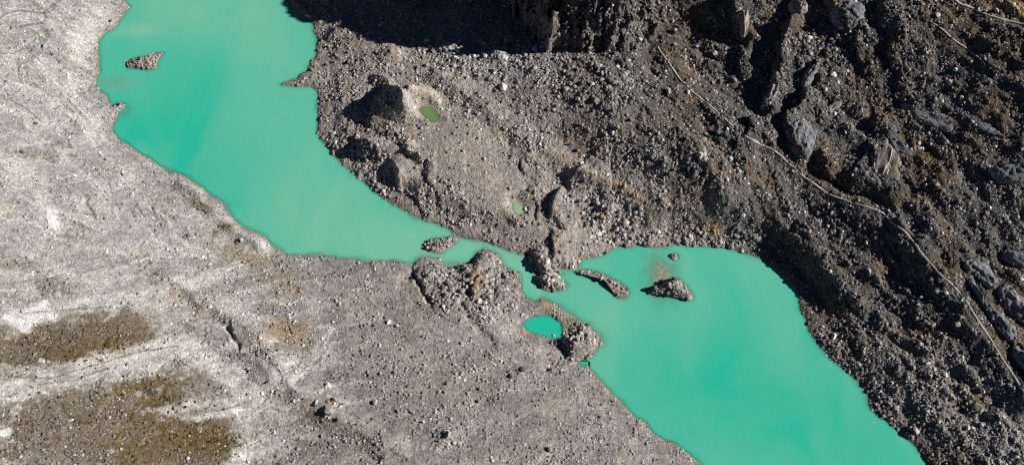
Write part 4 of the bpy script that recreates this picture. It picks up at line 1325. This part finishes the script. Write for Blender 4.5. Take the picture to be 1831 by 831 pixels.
ORD = ['largest', 'second largest', 'third largest', 'fourth largest', 'fifth largest', 'sixth largest', 'seventh largest', 'eighth largest', 'ninth largest', 'tenth largest', 'eleventh largest', 'twelfth largest']
REGIONS = [
    # words, pixel box polygon, how many, size range (px), colours
    ('in the scree under the cliff shadow', [(700, 85), (900, 95), (960, 130), (830, 140), (720, 110)], 10, (9, 13), ['grey', 'pale', 'grey']),
    ('on the rubble shore beside the thin spit', [(570, 60), (640, 90), (640, 130), (575, 150)], 8, (7, 11), ['pale', 'grey', 'brown']),
    ('in the coarse scree below the cliff foot', [(980, 115), (1130, 115), (1130, 180), (990, 170)], 12, (9, 14), ['grey', 'pale', 'dark']),
    ('on the stony slope between cliff and moraine crest', [(960, 180), (1130, 200), (1180, 270), (1060, 290), (980, 240)], 12, (8, 12), ['grey', 'brown', 'pale', 'dark']),
    ('in the hummocks behind the sharp dark hummock', [(1020, 350), (1100, 350), (1140, 400), (1120, 425), (1050, 410)], 11, (8, 12), ['grey', 'dark', 'pale']),
    ('on the far shore of the lower basin', [(1110, 425), (1260, 415), (1330, 438), (1240, 434), (1130, 434)], 10, (8, 12), ['pale', 'grey']),
    ('in the gully below the footpath start', [(1200, 200), (1290, 250), (1330, 310), (1270, 290), (1210, 250)], 12, (9, 13), ['grey', 'dark', 'brown', 'pale']),
    ('on the dark slope under the middle of the footpath', [(1400, 330), (1530, 390), (1560, 450), (1480, 420), (1410, 370)], 12, (8, 12), ['dark', 'grey', 'pale']),
    ('between the crest and the footpath bend', [(1500, 440), (1620, 450), (1660, 540), (1580, 540), (1520, 490)], 12, (8, 12), ['grey', 'pale', 'dark']),
    ('on the steep bank of the lower basin', [(1450, 540), (1500, 560), (1590, 700), (1560, 690), (1480, 610)], 9, (8, 12), ['dark', 'grey']),
    ('on the lower scree round the rust-brown turf', [(1620, 640), (1760, 660), (1800, 760), (1720, 810), (1640, 720)], 12, (8, 13), ['pale', 'grey', 'white']),
    ('on the mountainside above the veined slab', [(1540, 90), (1680, 110), (1760, 180), (1620, 175), (1550, 160)], 12, (7, 11), ['grey', 'pale', 'dark']),
    ('on dark scree below the veined slab', [(1620, 330), (1760, 310), (1800, 400), (1680, 420), (1610, 380)], 12, (8, 12), ['grey', 'pale', 'dark']),
    ('on the brown shoulder above the footpath start', [(1180, 20), (1290, 90), (1330, 160), (1260, 150), (1200, 80)], 11, (8, 12), ['brown', 'grey', 'pale']),
    ('in the bright rubble by the shaded top slab', [(1420, 40), (1500, 55), (1520, 90), (1450, 110), (1420, 80)], 10, (8, 12), ['pale', 'brown', 'grey']),
    ('on the dark flank of the two lakeside hummocks', [(590, 240), (660, 250), (700, 340), (650, 310)], 10, (7, 10), ['dark', 'grey', 'pale']),
    ('on the rubble bank of the narrows', [(780, 470), (830, 500), (900, 560), (840, 570), (790, 530)], 12, (8, 12), ['pale', 'grey', 'dark']),
    ('on the dark peninsula beside the gravel bar', [(960, 455), (1010, 460), (1005, 515), (970, 505)], 8, (7, 11), ['grey', 'dark', 'pale']),
    ('on the near bank between white boulder and teal pond', [(730, 590), (900, 610), (930, 700), (800, 720), (740, 650)], 12, (7, 10), ['grey', 'pale', 'dark']),
    ('on the near bank above the big hollow boulder', [(620, 620), (720, 640), (720, 710), (640, 690)], 9, (6, 9), ['grey', 'pale', 'dark']),
    ('on the pale bank of the upper basin', [(150, 260), (280, 330), (290, 440), (180, 420), (130, 320)], 10, (6, 8), ['dark', 'grey', 'pale']),
]


def rand_in(poly):
    xs_ = [p[0] for p in poly]; ys_ = [p[1] for p in poly]
    while True:
        a = np.array([brng.uniform(min(xs_), max(xs_))]); b = np.array([brng.uniform(min(ys_), max(ys_))])
        if inside(a, b, poly)[0]:
            return float(a[0]), float(b[0])


taken = [(n_[0], n_[1]) for n_ in NOTED]
for words, poly, cnt, (s0, s1), cols in REGIONS:
    s0, s1 = s0 * .82, s1 * .85
    sizes = [s1 - (s1 - s0) * k / max(cnt - 1, 1) for k in range(cnt)]
    for k in range(cnt):
        for _ in range(60):
            u, v = rand_in(poly)
            if all((u - a) ** 2 + (v - b) ** 2 > 15 ** 2 for a, b in taken):
                break
        taken.append((u, v))
        cname = brng.choice(cols)
        boulder(u, v, sizes[k], cname, f'{cname} angular boulder, {ORD[k]} one {words}', 'boulders strewn over the moraine')

TRIS = sum(len(o.data.polygons) * (2 if len(o.data.polygons) and o.data.polygons[0].loop_total == 4 else 1) for o in scene.objects if o.type == 'MESH')
print('TRIS', TRIS, 'stones', NSTONE, 'terrain verts', NX * NY, 'boulders', len(taken))
